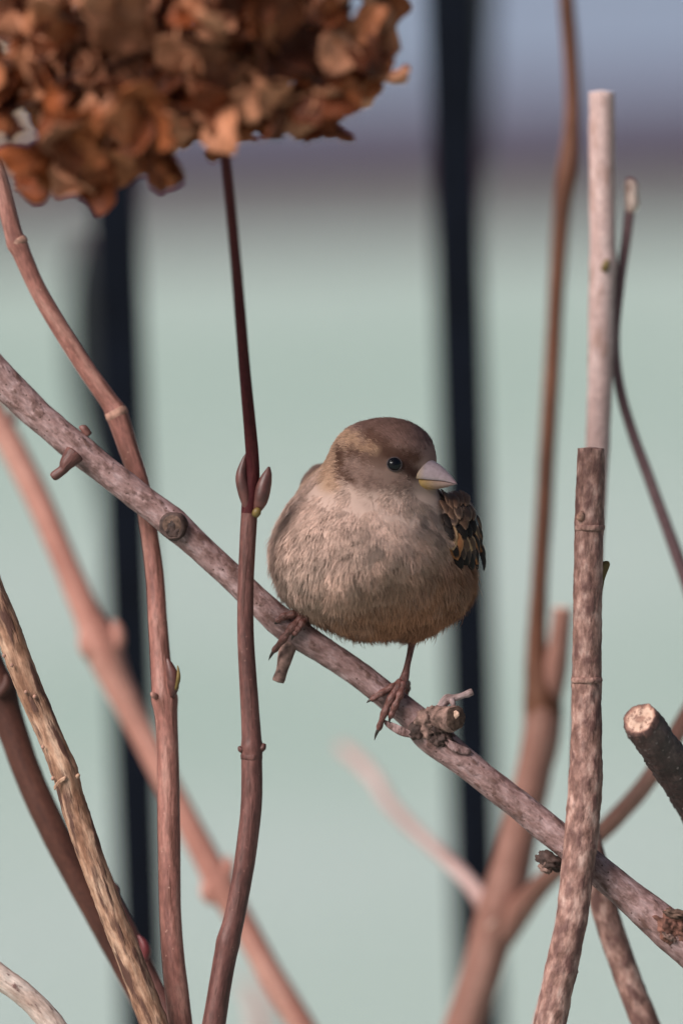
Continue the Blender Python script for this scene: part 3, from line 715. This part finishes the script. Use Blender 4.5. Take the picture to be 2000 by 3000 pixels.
def front(x, z):
    """depth of the body surface facing the camera at local x, z (nan when missed)"""
    x = np.atleast_1d(np.asarray(x, float)); z = np.atleast_1d(np.asarray(z, float)); out = np.full(len(x), np.nan)
    for y in np.arange(-45, 45, .4):
        m = np.isnan(out) & (sdf(np.stack([x, np.full(len(x), y), z], 1)) < 0); out[m] = y
    return out

def blob(a, b, s):
    """soft mask around the picture segment a-b (photo pixels), radius s px"""
    A = np.array(a, float); B = np.array(b, float)
    def f(X, Z):
        p = np.stack([X * 10 + 1100, 1880 - Z * 10], 1); ab = B - A; t = np.clip(((p - A) @ ab) / (ab @ ab + 1e-9), 0, 1)
        d = np.linalg.norm(p - (A + t[:, None] * ab), axis=1)
        return np.clip(1.5 - d / s, 0, 1)
    return f
PAINT = [  # plumage markings, in order
    (blob((1130, 1420), (1230, 1440), 60), (.58, .44, .37)),      # chin
    (blob((1080, 1395), (1190, 1395), 48), (.33, .225, .185)),    # cheek
    (blob((1010, 1370), (1080, 1400), 34), (.33, .225, .185)),
    (blob((955, 1290), (965, 1420), 30), (.60, .41, .29)),       # side of the neck
    (blob((1150, 1270), (1225, 1300), 62), (.33, .21, .175)),    # crown
    (blob((1090, 1235), (1190, 1235), 36), (.30, .185, .15)),
    (blob((1240, 1280), (1265, 1325), 34), (.33, .21, .185)),
    (blob((1080, 1278), (1130, 1315), 24), (.19, .108, .08)),
    (blob((1005, 1268), (1035, 1290), 24), (.70, .48, .33)),      # pale brow
    (blob((1030, 1298), (1105, 1325), 15), (.50, .33, .22)),
    (blob((1125, 1328), (1215, 1342), 20), (.12, .065, .048)),      # mask over and before the eye
    (blob((1178, 1362), (1212, 1388), 20), (.075, .04, .032)),
    (blob((1000, 1318), (1115, 1352), 15), (.17, .10, .075)),     # eye stripe
    (blob((992, 1320), (1004, 1392), 11), (.15, .085, .06)),
    (blob((1004, 1392), (1035, 1412), 9), (.17, .10, .075)),
    (blob((1060, 1345), (1120, 1362), 12), (.22, .14, .11)),
]
def plumage_colour(p):
    n = len(p); X = p[:, 0]; Y = p[:, 1]; Z = p[:, 2]
    base = np.tile(np.array([.72, .54, .455]), (n, 1))
    def lay(c, f): 
        nonlocal base
        base = base * (1 - f[:, None]) + np.array(c)[None] * f[:, None]
    warm_shade = np.clip((27 - Z + X * .45) / 20, 0, 1); lay((.43, .20, .11), warm_shade * .9)  # brown belly tint, deepened toward the lower right: shade put into the colour
    lay((.42, .30, .25), np.clip(fbm(p / 5.0, 5, 3) * 2.2 - .05, 0, 1) * .6)
    lay((.34, .19, .12), np.clip((X - 16) / 10, 0, 1) * np.clip((30 - Z) / 10, 0, 1) * .5)  # low right flank darkened further, also shade in the colour
    lay((.58, .41, .31), np.clip((Z - 41) / 4, 0, 1) * np.clip((Y + 6) / 10, 0, 1))
    back = np.clip((Y - 19) / 6, 0, 1) * np.clip((Z - 12) / 8, 0, 1); lay((.20, .12, .085), back)
    crown = np.clip((Z - 59) / 3, 0, 1) * np.clip((X + 9 + (Z - 60) * .8) / 4, 0, 1); lay((.36, .235, .20), crown)
    lay((.56, .38, .27), np.clip((-6 - X) / 4, 0, 1) * np.clip((Z - 50) / 4, 0, 1) * .8)
    q = p - HC; s = q @ HS; q2 = q - np.outer(np.where(s < 0, 2 * s, 0), HS); m = HC + q2   # same markings on both sides
    hd = np.clip((Z - 41.5) / 3, 0, 1)
    for f, c in PAINT: lay(c, f(m[:, 0], m[:, 2]) * hd * np.clip(1.2 - np.clip(m[:, 1] - 4, 0, 9) / 9, 0, 1))
    lay((.27, .19, .16), np.clip((-13.5 - X) / 2, 0, 1) * np.clip((Z - 44) / 3, 0, 1) * np.clip((Y - 1) / 4, 0, 1))
    return np.clip(base * np.array([1.04, .97, .96]), 0, .9)

def sparrow():
    root = empty('sparrow', BO, 'plump brown sparrow with turned head, perched on the slanting branch', 'bird', rot=Matrix((RT, FW, UP)).transposed())
    mm = .001
    # body: one closed surface
    D, F = ico(6); lo = np.zeros(len(D)); hi = np.full(len(D), 90.)
    for _ in range(26):
        mid = (lo + hi) / 2; ins = sdf(BC + D * mid[:, None]) < 0; lo = np.where(ins, mid, lo); hi = np.where(ins, hi, mid)
    BV = BC + D * lo[:, None]
    m, t, b = new_mat('sparrow_skin_down')
    a = N(t, 'ShaderNodeAttribute', attribute_name='pc'); t.links.new(a.outputs['Color'], b.inputs['Base Color'])
    b.inputs['Roughness'].default_value = 1; b.inputs['Specular IOR Level'].default_value = .05
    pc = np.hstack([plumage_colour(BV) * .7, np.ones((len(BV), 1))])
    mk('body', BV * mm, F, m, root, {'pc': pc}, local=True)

    # plumage: tufts of fine barbs lying over the body
    tri = BV[F]; ar = np.linalg.norm(np.cross(tri[:, 1] - tri[:, 0], tri[:, 2] - tri[:, 0]), axis=1)
    cen = tri.mean(1); dens = np.where(cen[:, 2] > 40, 2.1, 1.0) * np.where(cen[:, 1] > 16, .45, 1.0)
    pr = ar * dens; pr /= pr.sum(); NT = 13500
    fi = rng.choice(len(F), NT, p=pr); u = rng.random((NT, 2)); fl = u.sum(1) > 1; u[fl] = 1 - u[fl]
    p = tri[fi, 0] + (tri[fi, 1] - tri[fi, 0]) * u[:, :1] + (tri[fi, 2] - tri[fi, 0]) * u[:, 1:]
    eyeC, eyeN = EYE
    bill = HC + HF * 13.5 + HU * -1
    keep = np.ones(NT, bool)
    eyes = [eyeC, eyeC - 2 * HS * ((eyeC - HC) @ HS)]
    for e in eyes: keep &= np.linalg.norm(p - e, axis=1) > 2.7
    keep &= np.linalg.norm((p - (HC + HF * 15 + HU * -2)) * np.array([1, 1, 1.1]), axis=1) > 6.2
    wx = p[:, 0] * 10 + 1100; wy = 1880 - p[:, 2] * 10
    keep &= ~((wx > 1298 + 10 * vnoise(p / 3, 50)) & (wy > 1482 + 8 * vnoise(p / 3, 51)) & (wy < 1640) & (p[:, 1] < 40))
    p = p[keep]; n = grad(p); NTk = len(p)
    ruf = np.clip((50 - p[:, 2]) / 8, .15, 1); p = p + n * ((.9 + 1.6 * np.clip((14 - p[:, 2]) / 8, 0, 1)) * fbm(p / 4.5, 31, 2) * ruf)[:, None]
    nz = np.stack([vnoise(p / 3.2, 35), vnoise(p / 3.2, 36), vnoise(p / 3.2, 37)], 1) * (.38 * ruf)[:, None]
    away = p - bill; dist = np.linalg.norm(away, axis=1); away /= dist[:, None] + 1e-9
    head = np.clip((p[:, 2] - 39) / 7, 0, 1)[:, None]
    down = np.array([0, .25, -1.0]) + np.stack([p[:, 0] * .012, np.clip(p[:, 1], 0, 30) * .03, np.zeros(NTk)], 1)
    fl = away * head + down * (1 - head) + .18 * np.stack([vnoise(p / 6, 20), vnoise(p / 6, 21), vnoise(p / 6, 22)], 1)
    d = fl - n * np.sum(fl * n, 1)[:, None]; d /= np.linalg.norm(d, axis=1)[:, None] + 1e-9
    ed = np.min([np.linalg.norm(p - e, axis=1) for e in eyes], axis=0)
    L = np.where(p[:, 2] > 44, 3.0, np.clip(3.2 + (44 - p[:, 2]) * .10, 3.0, 5.8)) * rng.uniform(.8, 1.2, NTk)
    L *= np.clip(dist / 9, .35, 1) * np.clip(ed / 6, .42, 1)
    lift = np.clip(.20 + .014 * (46 - p[:, 2]), .14, .62) * rng.uniform(.7, 1.3, NTk) * np.clip(ed / 7, .3, 1) * np.clip(dist / 9, .4, 1)
    K = np.where(p[:, 2] > 42, 13, 20)
    idx = np.repeat(np.arange(NTk), K); M = len(idx)
    side = np.cross(n, d)[idx]; dd = d[idx]; nn = n[idx]
    ang = rng.uniform(-.52, .52, M); l2 = L[idx] * (1 - .75 * ang ** 2) * rng.uniform(.86, 1.05, M)
    dirv = dd * np.cos(ang)[:, None] + side * np.sin(ang)[:, None]
    root_p = p[idx] + side * rng.normal(0, .16, M)[:, None] * L[idx][:, None] * .6 - nn * .25
    lf = lift[idx] * np.where(rng.random(M) < .08, rng.uniform(1.3, 2.0, M), rng.uniform(.85, 1.15, M))
    ts = np.array([0, .34, .7, 1.0]); wid = np.array([.08, .10, .065, .0])
    wv = np.cross(dirv, nn); wv += nn * rng.normal(0, .2, M)[:, None]; wv /= np.linalg.norm(wv, axis=1)[:, None]
    V = np.zeros((M, 7, 3)); Cc = np.zeros((M, 7, 4)); FN = np.zeros((M, 7, 3))
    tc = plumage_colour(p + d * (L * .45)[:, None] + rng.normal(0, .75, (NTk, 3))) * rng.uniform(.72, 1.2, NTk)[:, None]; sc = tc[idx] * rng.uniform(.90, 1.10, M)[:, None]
    wisp = rng.normal(0, .055, (M, 3)) * l2[:, None]
    droop = np.where(p[idx][:, 2] < 8, .10, .0)
    for k, tt in enumerate(ts):
        c = root_p + dirv * (l2 * tt)[:, None] + nn * (l2 * lf * (tt - .55 * tt * tt))[:, None] + wisp * tt * tt
        c[:, 2] -= l2 * droop * tt * tt
        nv = nn * .85 + nz[idx] + dirv * (.10 + .25 * tt) ; nv /= np.linalg.norm(nv, axis=1)[:, None]
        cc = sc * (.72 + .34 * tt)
        wk = wid[k] * (1 + .4 * (l2 > 4.5))
        if k < 3:
            for s_, j in ((-1, 2 * k), (1, 2 * k + 1)):
                V[:, j] = c + wv * wk[:, None] * s_ if isinstance(wk, np.ndarray) else c + wv * wk * s_
                Cc[:, j, :3] = cc; FN[:, j] = nv
        else: V[:, 6] = c; Cc[:, 6, :3] = cc; FN[:, 6] = nv
    Cc[..., 3] = 1
    o = np.arange(M)[:, None] * 7
    Fa = np.concatenate([o + np.array([[0, 1, 3]]), o + np.array([[0, 3, 2]]), o + np.array([[2, 3, 5]]), o + np.array([[2, 5, 4]]), o + np.array([[4, 5, 6]])])
    m, t, b = new_mat('soft_plumage')
    a = N(t, 'ShaderNodeAttribute', attribute_name='pc'); fn = N(t, 'ShaderNodeAttribute', attribute_name='fn')
    vt = N(t, 'ShaderNodeVectorTransform', vector_type='NORMAL', convert_from='OBJECT', convert_to='WORLD')
    t.links.new(fn.outputs['Vector'], vt.inputs[0]); t.links.new(vt.outputs[0], b.inputs['Normal'])
    t.links.new(a.outputs['Color'], b.inputs['Base Color']); b.inputs['Roughness'].default_value = .85; b.inputs['Specular IOR Level'].default_value = .12
    tl = N(t, 'ShaderNodeBsdfTranslucent'); t.links.new(a.outputs['Color'], tl.inputs[0]); t.links.new(vt.outputs[0], tl.inputs['Normal'])
    ms = N(t, 'ShaderNodeMixShader'); ms.inputs[0].default_value = .25
    t.links.new(b.outputs[0], ms.inputs[1]); t.links.new(tl.outputs[0], ms.inputs[2]); t.links.new(ms.outputs[0], t.nodes['Material Output'].inputs[0])
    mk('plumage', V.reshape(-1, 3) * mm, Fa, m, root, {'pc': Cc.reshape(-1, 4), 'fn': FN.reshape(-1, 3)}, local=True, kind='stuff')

    # eyes
    me_, te, be = new_mat('eye_black'); be.inputs['Base Color'].default_value = (.004, .004, .006, 1); be.inputs['Roughness'].default_value = .04; be.inputs['Specular IOR Level'].default_value = .28
    lid = plain('eyelid_skin', (.10, .075, .075), .6, .3, 1500, .3)
    for e, nn_ in ((eyes[0], eyeN), (eyes[1], eyeN - 2 * HS * (eyeN @ HS))):
        V_, F_ = ico(4)
        eo = mk('eye', (e + nn_ * -.75 + V_ * 2.25) * mm, F_, me_, root, local=True)
        a1 = np.cross(nn_, HU); a1 /= np.linalg.norm(a1); a2 = np.cross(nn_, a1)
        th = np.linspace(0, 2 * np.pi, 33)
        ring = e + nn_ * .25 + (np.cos(th)[:, None] * a1 * 2.12 + np.sin(th)[:, None] * a2 * 1.98)
        Vt, Ft, tt_, _ = tube(ring * mm, np.full(33, .00019), 8, 5, .25, 2500, cap=(False, False))
        mk('eyelid', Vt, Ft, lid, eo, local=True)

    # beak: two lofted mandibles
    bm_, tb, bb = new_mat('horn_beak')
    at = N(tb, 'ShaderNodeAttribute', attribute_name='tw').outputs['Vector']; sp = N(tb, 'ShaderNodeSeparateXYZ'); tb.links.new(at, sp.inputs[0])
    up_c = ramp(tb, [(.0, (.52, .30, .07)), (.16, (.50, .34, .20)), (.34, (.44, .335, .345)), (.85, (.38, .28, .29)), (1., (.36, .20, .20))], sp.outputs[0])
    lo_c = ramp(tb, [(.0, (.52, .31, .07)), (.30, (.45, .27, .10)), (.55, (.36, .23, .17)), (1., (.32, .20, .20))], sp.outputs[0])
    ss = N(tb, 'ShaderNodeMath', operation='GREATER_THAN'); tb.links.new(sp.outputs[1], ss.inputs[0]); ss.inputs[1].default_value = .5
    cb = mixc(tb, ss.outputs[0], up_c, lo_c)
    nb = noise(tb, mapping(tb, N(tb, 'ShaderNodeTexCoord').outputs['Object'], (900, 900, 900)), 1, 3)
    cb = mixc(tb, 1., cb, ramp(tb, [(.3, (.86, .85, .84)), (.7, (1.08, 1.08, 1.1))], nb), 'MULTIPLY')
    tb.links.new(cb, bb.inputs['Base Color']); bb.inputs['Roughness'].default_value = .38; bb.inputs['Specular IOR Level'].default_value = .5
    bump(tb, bb, nb, .15, .0001)
    fx = [9.0, 12.5, 15.5, 18, 20, 21.6, 22.6, 23.1]
    cul = np.interp(np.linspace(9.0, 23.1, 26), fx, [4.4, 4.0, 3.0, 1.5, -.3, -1.9, -3.1, -3.9])
    cut = np.interp(np.linspace(9.0, 23.1, 26), fx, [-2.0, -2.3, -2.6, -2.8, -3.1, -3.5, -3.8, -4.0])
    gon = np.interp(np.linspace(9.0, 23.1, 26), fx, [-5.6, -5.6, -5.5, -5.2, -4.8, -4.3, -4.05, -4.02])
    hw = np.interp(np.linspace(9.0, 23.1, 26), fx, [7.0, 5.9, 4.3, 3.0, 2.0, 1.2, .55, .12])
    ff = np.linspace(9.0, 23.1, 26)
    for nm, top, kind in (('upper_mandible', cul, 0), ('lower_mandible', gon, 1)):
        ns = 18; V_ = []; tw_ = []
        for i in range(26):
            for j in range(ns):
                th = math.pi * j / (ns - 1); s_ = math.cos(th); h = math.sin(th)
                w_ = hw[i] * (1.0 if kind == 0 else .9)
                e = cut[i] + (.06 if kind == 0 else -.06)
                sv = w_ * np.sign(s_) * abs(s_) ** (.8 if kind else .95)
                V_.append(HC + HF * (ff[i] - (.0 if kind == 0 else .35 * i / 25)) + HS * sv + HU * (e + (top[i] - e) * h ** (.95 if kind == 0 else .8)))
                tw_.append((np.clip((ff[i] - 10.5) / 12.6, 0, 1), float(kind), 0))
        F_ = [(i * ns + j, i * ns + j + 1, (i + 1) * ns + j + 1, (i + 1) * ns + j) for i in range(25) for j in range(ns - 1)]
        F_ += [(i * ns, (i + 1) * ns, (i + 1) * ns + ns - 1, i * ns + ns - 1) for i in range(25)]
        F_ += [tuple(range(25 * ns, 26 * ns))]
        if kind == 0: F_ = [f[::-1] for f in F_]
        mk(nm, np.array(V_) * mm, F_, bm_, root, {'tw': np.array(tw_)}, local=True)

    for sg in (1, -1):
        V_, F_ = ico(2); mk('nostril', (HC + HF * (13.9 + V_[:, :1] * .45) + HS * (sg * 3.0 + V_[:, 1:2] * .35) + HU * (1.2 + V_[:, 2:] * .3)) * mm, F_, MAT['iron'], root, local=True)
    # legs
    lm = bark('leg_scales', [(.3, (.065, .025, .02)), (.5, (.13, .052, .042)), (.7, (.22, .10, .09))], .9, .7, bstr=.9, rough=.45, fine=3)
    cm = plain('dark_claw', (.025, .016, .012), .4, .5, 900, .4)
    def limb(name, pts, parent, mat=None, seed=0, sides=14, amp=.06):
        q = catmull(np.array(pts, float), .35); q[:, 3] = np.maximum(q[:, 3], .05)
        V_, F_, TW_, _ = tube(q[:, :3] * mm, q[:, 3] * mm, sides, seed, amp, 1200)
        return mk(name, V_, F_, mat or lm, parent, {'tw': TW_}, local=True)
    def toe(pts, parent, claw, seed):
        # pts: photo pixels x, y, depth mm, radius mm -> pads between joints
        q = np.array([(*px(a, b), c, r) for a, b, c, r in pts]); q = q[:, [0, 2, 1, 3]]
        qq = catmull(q, .3); s = np.linspace(0, 1, len(qq)); qq[:, 3] *= 1.24 + .17 * np.sin(s * math.pi * 7)
        V_, F_, TW_, _ = tube(qq[:, :3] * mm, qq[:, 3] * mm, 14, seed, .07, 1500)
        to = mk('toe', V_, F_, lm, parent, {'tw': TW_}, local=True)
        c = np.array([(*px(a, b), e, r) for a, b, e, r in claw])[:, [0, 2, 1, 3]]
        limb('claw', c, to, cm, seed + 1, 10, .03)
    # right foot, the leg in view
    def leg(pts, name='leg', seed=0):
        q = np.array([(*px(a, b), c, r) for a, b, c, r in pts])[:, [0, 2, 1, 3]]
        return limb(name, q, root, lm, seed, 16, .05)
    lg = leg([(1216, 1830, 0, 1.6), (1207, 1880, -.5, 1.15), (1200, 1915, -1.2, .95), (1192, 1950, -2, .95), (1184, 1985, -2.8, 1.35), (1172, 2010, -3.6, 1.5), (1168, 2016, -4, .9)], 'leg', 1)
    toe([(1176, 1998, -3.4, 1.0), (1150, 2010, -4.6, .85), (1122, 2026, -5.2, .78), (1098, 2042, -5.2, .72), (1086, 2050, -5.0, .55)], lg, [(1090, 2046, -5.1, .55), (1080, 2052, -5.2, .38), (1073, 2058, -5, .06)], 2)
    toe([(1172, 2002, -3.8, 1.05), (1152, 2030, -5.6, .92), (1136, 2062, -6.2, .85), (1122, 2095, -5.8, .8), (1112, 2124, -5.0, .72), (1108, 2138, -4.6, .5)], lg, [(1110, 2130, -4.8, .6), (1101, 2150, -4.7, .42), (1096, 2168, -4.2, .06)], 4)
    toe([(1180, 2000, -3.6, 1.05), (1172, 2030, -5.6, .9), (1158, 2062, -6.2, .82), (1146, 2090, -6.0, .75), (1142, 2102, -5.6, .5)], lg, [(1144, 2096, -5.8, .5), (1140, 2108, -5.6, .36), (1140, 2118, -5, .06)], 6)
    toe([(1182, 1996, -2, 1.0), (1190, 2002, 1.0, .9), (1192, 2020, 4.4, .8), (1184, 2050, 5.6, .7)], lg, [(1185, 2046, 5.6, .55), (1178, 2062, 5.2, .36), (1172, 2072, 4.4, .06)], 8)
    # left foot, leg hidden in the belly
    lg = leg([(925, 1740, -1, 1.7), (910, 1775, -2, 1.2), (898, 1800, -3, 1.3), (888, 1812, -3.8, 1.5), (884, 1818, -4, .9)], 'leg', 11)
    toe([(884, 1800, -4.2, 1.0), (858, 1799, -5.2, .95), (832, 1806, -5.2, .85), (816, 1818, -4.6, .7), (812, 1822, -4.4, .5)], lg, [(814, 1820, -4.5, .5), (806, 1826, -4, .34), (801, 1832, -3.4, .06)], 12)
    toe([(888, 1806, -4.4, 1.05), (864, 1828, -6, .95), (840, 1858, -6.2, .88), (820, 1884, -5.6, .8), (806, 1902, -4.8, .68), (801, 1909, -4.6, .5)], lg, [(803, 1905, -4.7, .58), (794, 1920, -4.4, .4), (787, 1934, -3.8, .06)], 14)
    toe([(894, 1808, -4.4, 1.0), (884, 1826, -6, .9), (872, 1842, -6.4, .82), (864, 1854, -6.4, .7), (861, 1860, -6.2, .45)], lg, [(863, 1856, -6.3, .5), (857, 1868, -6, .34), (854, 1876, -5.4, .06)], 16)
    toe([(900, 1806, -2, 1.0), (908, 1806, 2, .9), (906, 1822, 4.8, .8), (896, 1850, 5.6, .7)], lg, [(897, 1848, 5.6, .5), (890, 1862, 5, .34), (885, 1870, 4, .06)], 18)

    # contour feathers of wings, shoulders and tail
    fm, tf, bf = new_mat('vane_feather')
    fc = N(tf, 'ShaderNodeAttribute', attribute_name='pc').outputs['Color']; uv = N(tf, 'ShaderNodeAttribute', attribute_name='tw').outputs['Vector']
    nb = noise(tf, mapping(tf, uv, (1.2, 14, 1)), 1, 3)
    cf = mixc(tf, 1., fc, ramp(tf, [(.3, (.72, .72, .72)), (.7, (1.2, 1.2, 1.2))], nb), 'MULTIPLY')
    tf.links.new(cf, bf.inputs['Base Color']); bf.inputs['Roughness'].default_value = .7; bf.inputs['Specular IOR Level'].default_value = .2
    bump(tf, bf, nb, .3, .00008)
    KINDS = {'brown': ((.10, .053, .034), (.17, .095, .062)), 'black': ((.012, .008, .007), (.02, .012, .01)), 'blackruf': ((.014, .009, .008), (.38, .15, .055)),
             'rufous': ((.30, .12, .05), (.42, .20, .09)), 'buff': ((.10, .055, .035), (.50, .30, .16)), 'grey': ((.24, .20, .18), (.40, .34, .30)), 'white': ((.30, .24, .21), (.50, .42, .38)),
             'dusk': ((.05, .03, .023), (.20, .12, .08))}
    def feather(name, a, b, n, w_, kind, parent, seed, cup=.25, bow=.10):
        a = np.array(a, float); b = np.array(b, float); n = np.array(n, float)
        d_ = b - a; L_ = np.linalg.norm(d_); d_ /= L_; n = n - d_ * (n @ d_); n /= np.linalg.norm(n) + 1e-9; s_ = np.cross(d_, n)
        nv, nu = 13, 9; V_ = []; C_ = []; T_ = []; r2 = np.random.default_rng(seed)
        fr = r2.normal(0, .05, (nv, 2)); c0, c1 = map(np.array, KINDS[kind])
        for side in (1, -1):
            for i in range(nv):
                v = i / (nv - 1); ww = w_ / 2 * max(.03, math.sin(math.pi * min(1, v * .80 + .12)) ** .65) * (1 if v < .97 else .35)
                for j in range(nu):
                    u_ = -1 + 2 * j / (nu - 1)
                    k = ww * u_ * (1 + (fr[i, 0 if u_ < 0 else 1] if abs(u_) > .7 else 0))
                    V_.append(a + d_ * (L_ * (v - .06 * u_ * u_ * v)) + s_ * k + n * (-cup * ww * u_ * u_ + bow * L_ * math.sin(math.pi * v) + side * .05))
                    e = np.clip((abs(u_) - .52) / .3, 0, 1); e = max(e, np.clip((v - .80) / .14, 0, 1))
                    C_.append((*(c0 * (1 - e) + c1 * e) * (1 if side > 0 else .8), 1)); T_.append((u_ * 2 + seed, v * L_, 0))
        h = nv * nu; F_ = []
        for i in range(nv - 1):
            for j in range(nu - 1):
                q = (i * nu + j, i * nu + j + 1, (i + 1) * nu + j + 1, (i + 1) * nu + j); F_.append(q[::-1]); F_.append(tuple(h + k_ for k_ in q))
        rim = list(range(nu)) + [i * nu + nu - 1 for i in range(1, nv)] + [(nv - 1) * nu + j for j in range(nu - 2, -1, -1)] + [i * nu for i in range(nv - 2, 0, -1)]
        F_ += [(rim[k], rim[(k + 1) % len(rim)], h + rim[(k + 1) % len(rim)], h + rim[k]) for k in range(len(rim))]
        return mk(name, np.array(V_) * mm, F_, fm, parent, {'pc': np.array(C_), 'tw': np.array(T_)}, local=True)
    def wing_core(c, r_, nm):
        V_, F_ = ico(4); W = np.array(c) + V_ * np.array(r_)
        return mk(nm, W * mm, F_, m_core, root, {'pc': np.tile([.12, .07, .05, 1], (len(W), 1))}, local=True)
    m_core = bpy.data.materials['sparrow_skin_down']
    wr = wing_core((22.3, 11, 31), (6.6, 23, 12), 'wing'); wl = wing_core((-14.8, 14, 42.3), (7.0, 16, 9.2), 'wing')
    FE = []                                # rows of coverts: root x, y -> tip x, y (photo pixels), width mm, kind
    rows = [(1446, 1282, 1352, 5, ('brown', 'brown', 'dusk')), (1476, 1284, 1368, 5, ('brown', 'dusk', 'brown')), (1506, 1296, 1386, 5, ('dusk', 'black', 'brown')),
            (1534, 1300, 1396, 6, ('black', 'blackruf', 'buff')), (1562, 1310, 1398, 6, ('rufous', 'blackruf', 'buff')), (1590, 1318, 1400, 6, ('dusk', 'rufous', 'blackruf')), (1614, 1326, 1402, 5, ('black', 'black', 'grey'))]
    r3 = np.random.default_rng(5)
    for y_, xa, xb, n_, kinds in reversed(rows):
        for k in range(n_):
            x_ = xa + (xb - xa) * k / (n_ - 1) + r3.uniform(-5, 5); yy = y_ + r3.uniform(-7, 7) + 10 * k / n_; l_ = r3.uniform(46, 62)
            FE.append((x_, yy, x_ + r3.uniform(14, 26) * (1 - .75 * k / n_), yy + l_, r3.uniform(2.8, 3.8), kinds[int(r3.integers(3))]))
    for i, (x0, y0, x1, y1, w_, kd) in enumerate(FE):
        A, B = px(x0, y0), px(x1, y1); ya = front([A[0]], [A[1]])[0]; yb = front([B[0]], [B[1]])[0]
        if np.isnan(ya): ya = 6.0
        if np.isnan(yb): yb = ya + 6.0
        yb = min(yb, ya + 9)
        nn_ = grad(np.array([[A[0] * .9 + .1 * B[0], ya, A[1]]]))[0] + np.array([0, -.3, 0])
        off = .7 + i * .035
        feather('covert', np.array([A[0], ya, A[1]]) + nn_ * off * .6, np.array([B[0], yb - .6, B[1]]) + nn_ * off * .8, nn_, w_, kd, wr, 200 + i)
    FL = [(938, 1338, 880, 1384, 4.6, 'grey'), (925, 1348, 872, 1410, 4.6, 'brown'), (912, 1360, 868, 1424, 4.4, 'dusk'), (942, 1352, 892, 1400, 4.2, 'grey'), (900, 1380, 864, 1440, 4.2, 'brown')]
    for i, (x0, y0, x1, y1, w_, kd) in enumerate(FL):
        A, B = px(x0, y0), px(x1, y1); ya = front([A[0]], [A[1]])[0]; yb = front([B[0]], [B[1]])[0]
        if np.isnan(ya) or np.isnan(yb): continue
        feather('scapular', (A[0], ya - .3, A[1]), (B[0], yb - .6, B[1]), (-.4, -.8, .4), w_, kd, wl, 300 + i, bow=.05)
    for sgn, par in ((1, wr), (-1, wl)):          # folded flight feathers running back
        zc = 31 if sgn > 0 else 40; xc = 26 if sgn > 0 else -18.5
        for k in range(7):
            feather('flight_feather', (xc - sgn * .3 * k, (16 if sgn > 0 else 24) + k, zc + 8 - k * 2.6), (sgn * (10 + k), 58 - k * 2, zc - 14 - k * 1.6), (sgn, .1, .35), 6.5, 'buff' if k % 2 else 'dusk', par, 400 + k + (50 if sgn > 0 else 0), bow=.03)
        for k in range(10):
            feather('covert', (xc - sgn * .2, (8 if sgn > 0 else 20) + 2.2 * k, zc + 7 - (k % 2) * 7), (xc - sgn * (1 + .25 * k), (17 if sgn > 0 else 29) + 2.4 * k, zc - 1 - (k % 2) * 7), (sgn, .05, .2), 6, ('blackruf', 'buff', 'brown')[k % 3], par, 500 + k + (50 if sgn > 0 else 0), bow=.04)
    tail = wing_core((0, 42, 15), (8, 14, 4.5), 'tail')
    for k in range(9):
        a = (k - 4) / 4
        feather('tail_feather', (a * 4, 46, 16 - abs(a)), (a * 9 + 1, 96, 13 - abs(a) * 1.5), (a * .25, .05, 1), 8, 'buff' if k in (0, 8) else 'dusk', tail, 600 + k, bow=.02)

# eye on the side of the head that faces the camera
_e = px(1152, 1362); _ey = front([_e[0]], [_e[1]])[0]; _p = np.array([_e[0], _ey, _e[1]]); _n = grad(_p[None])[0]
EYE = (_p + _n * .7, _n)
sparrow()
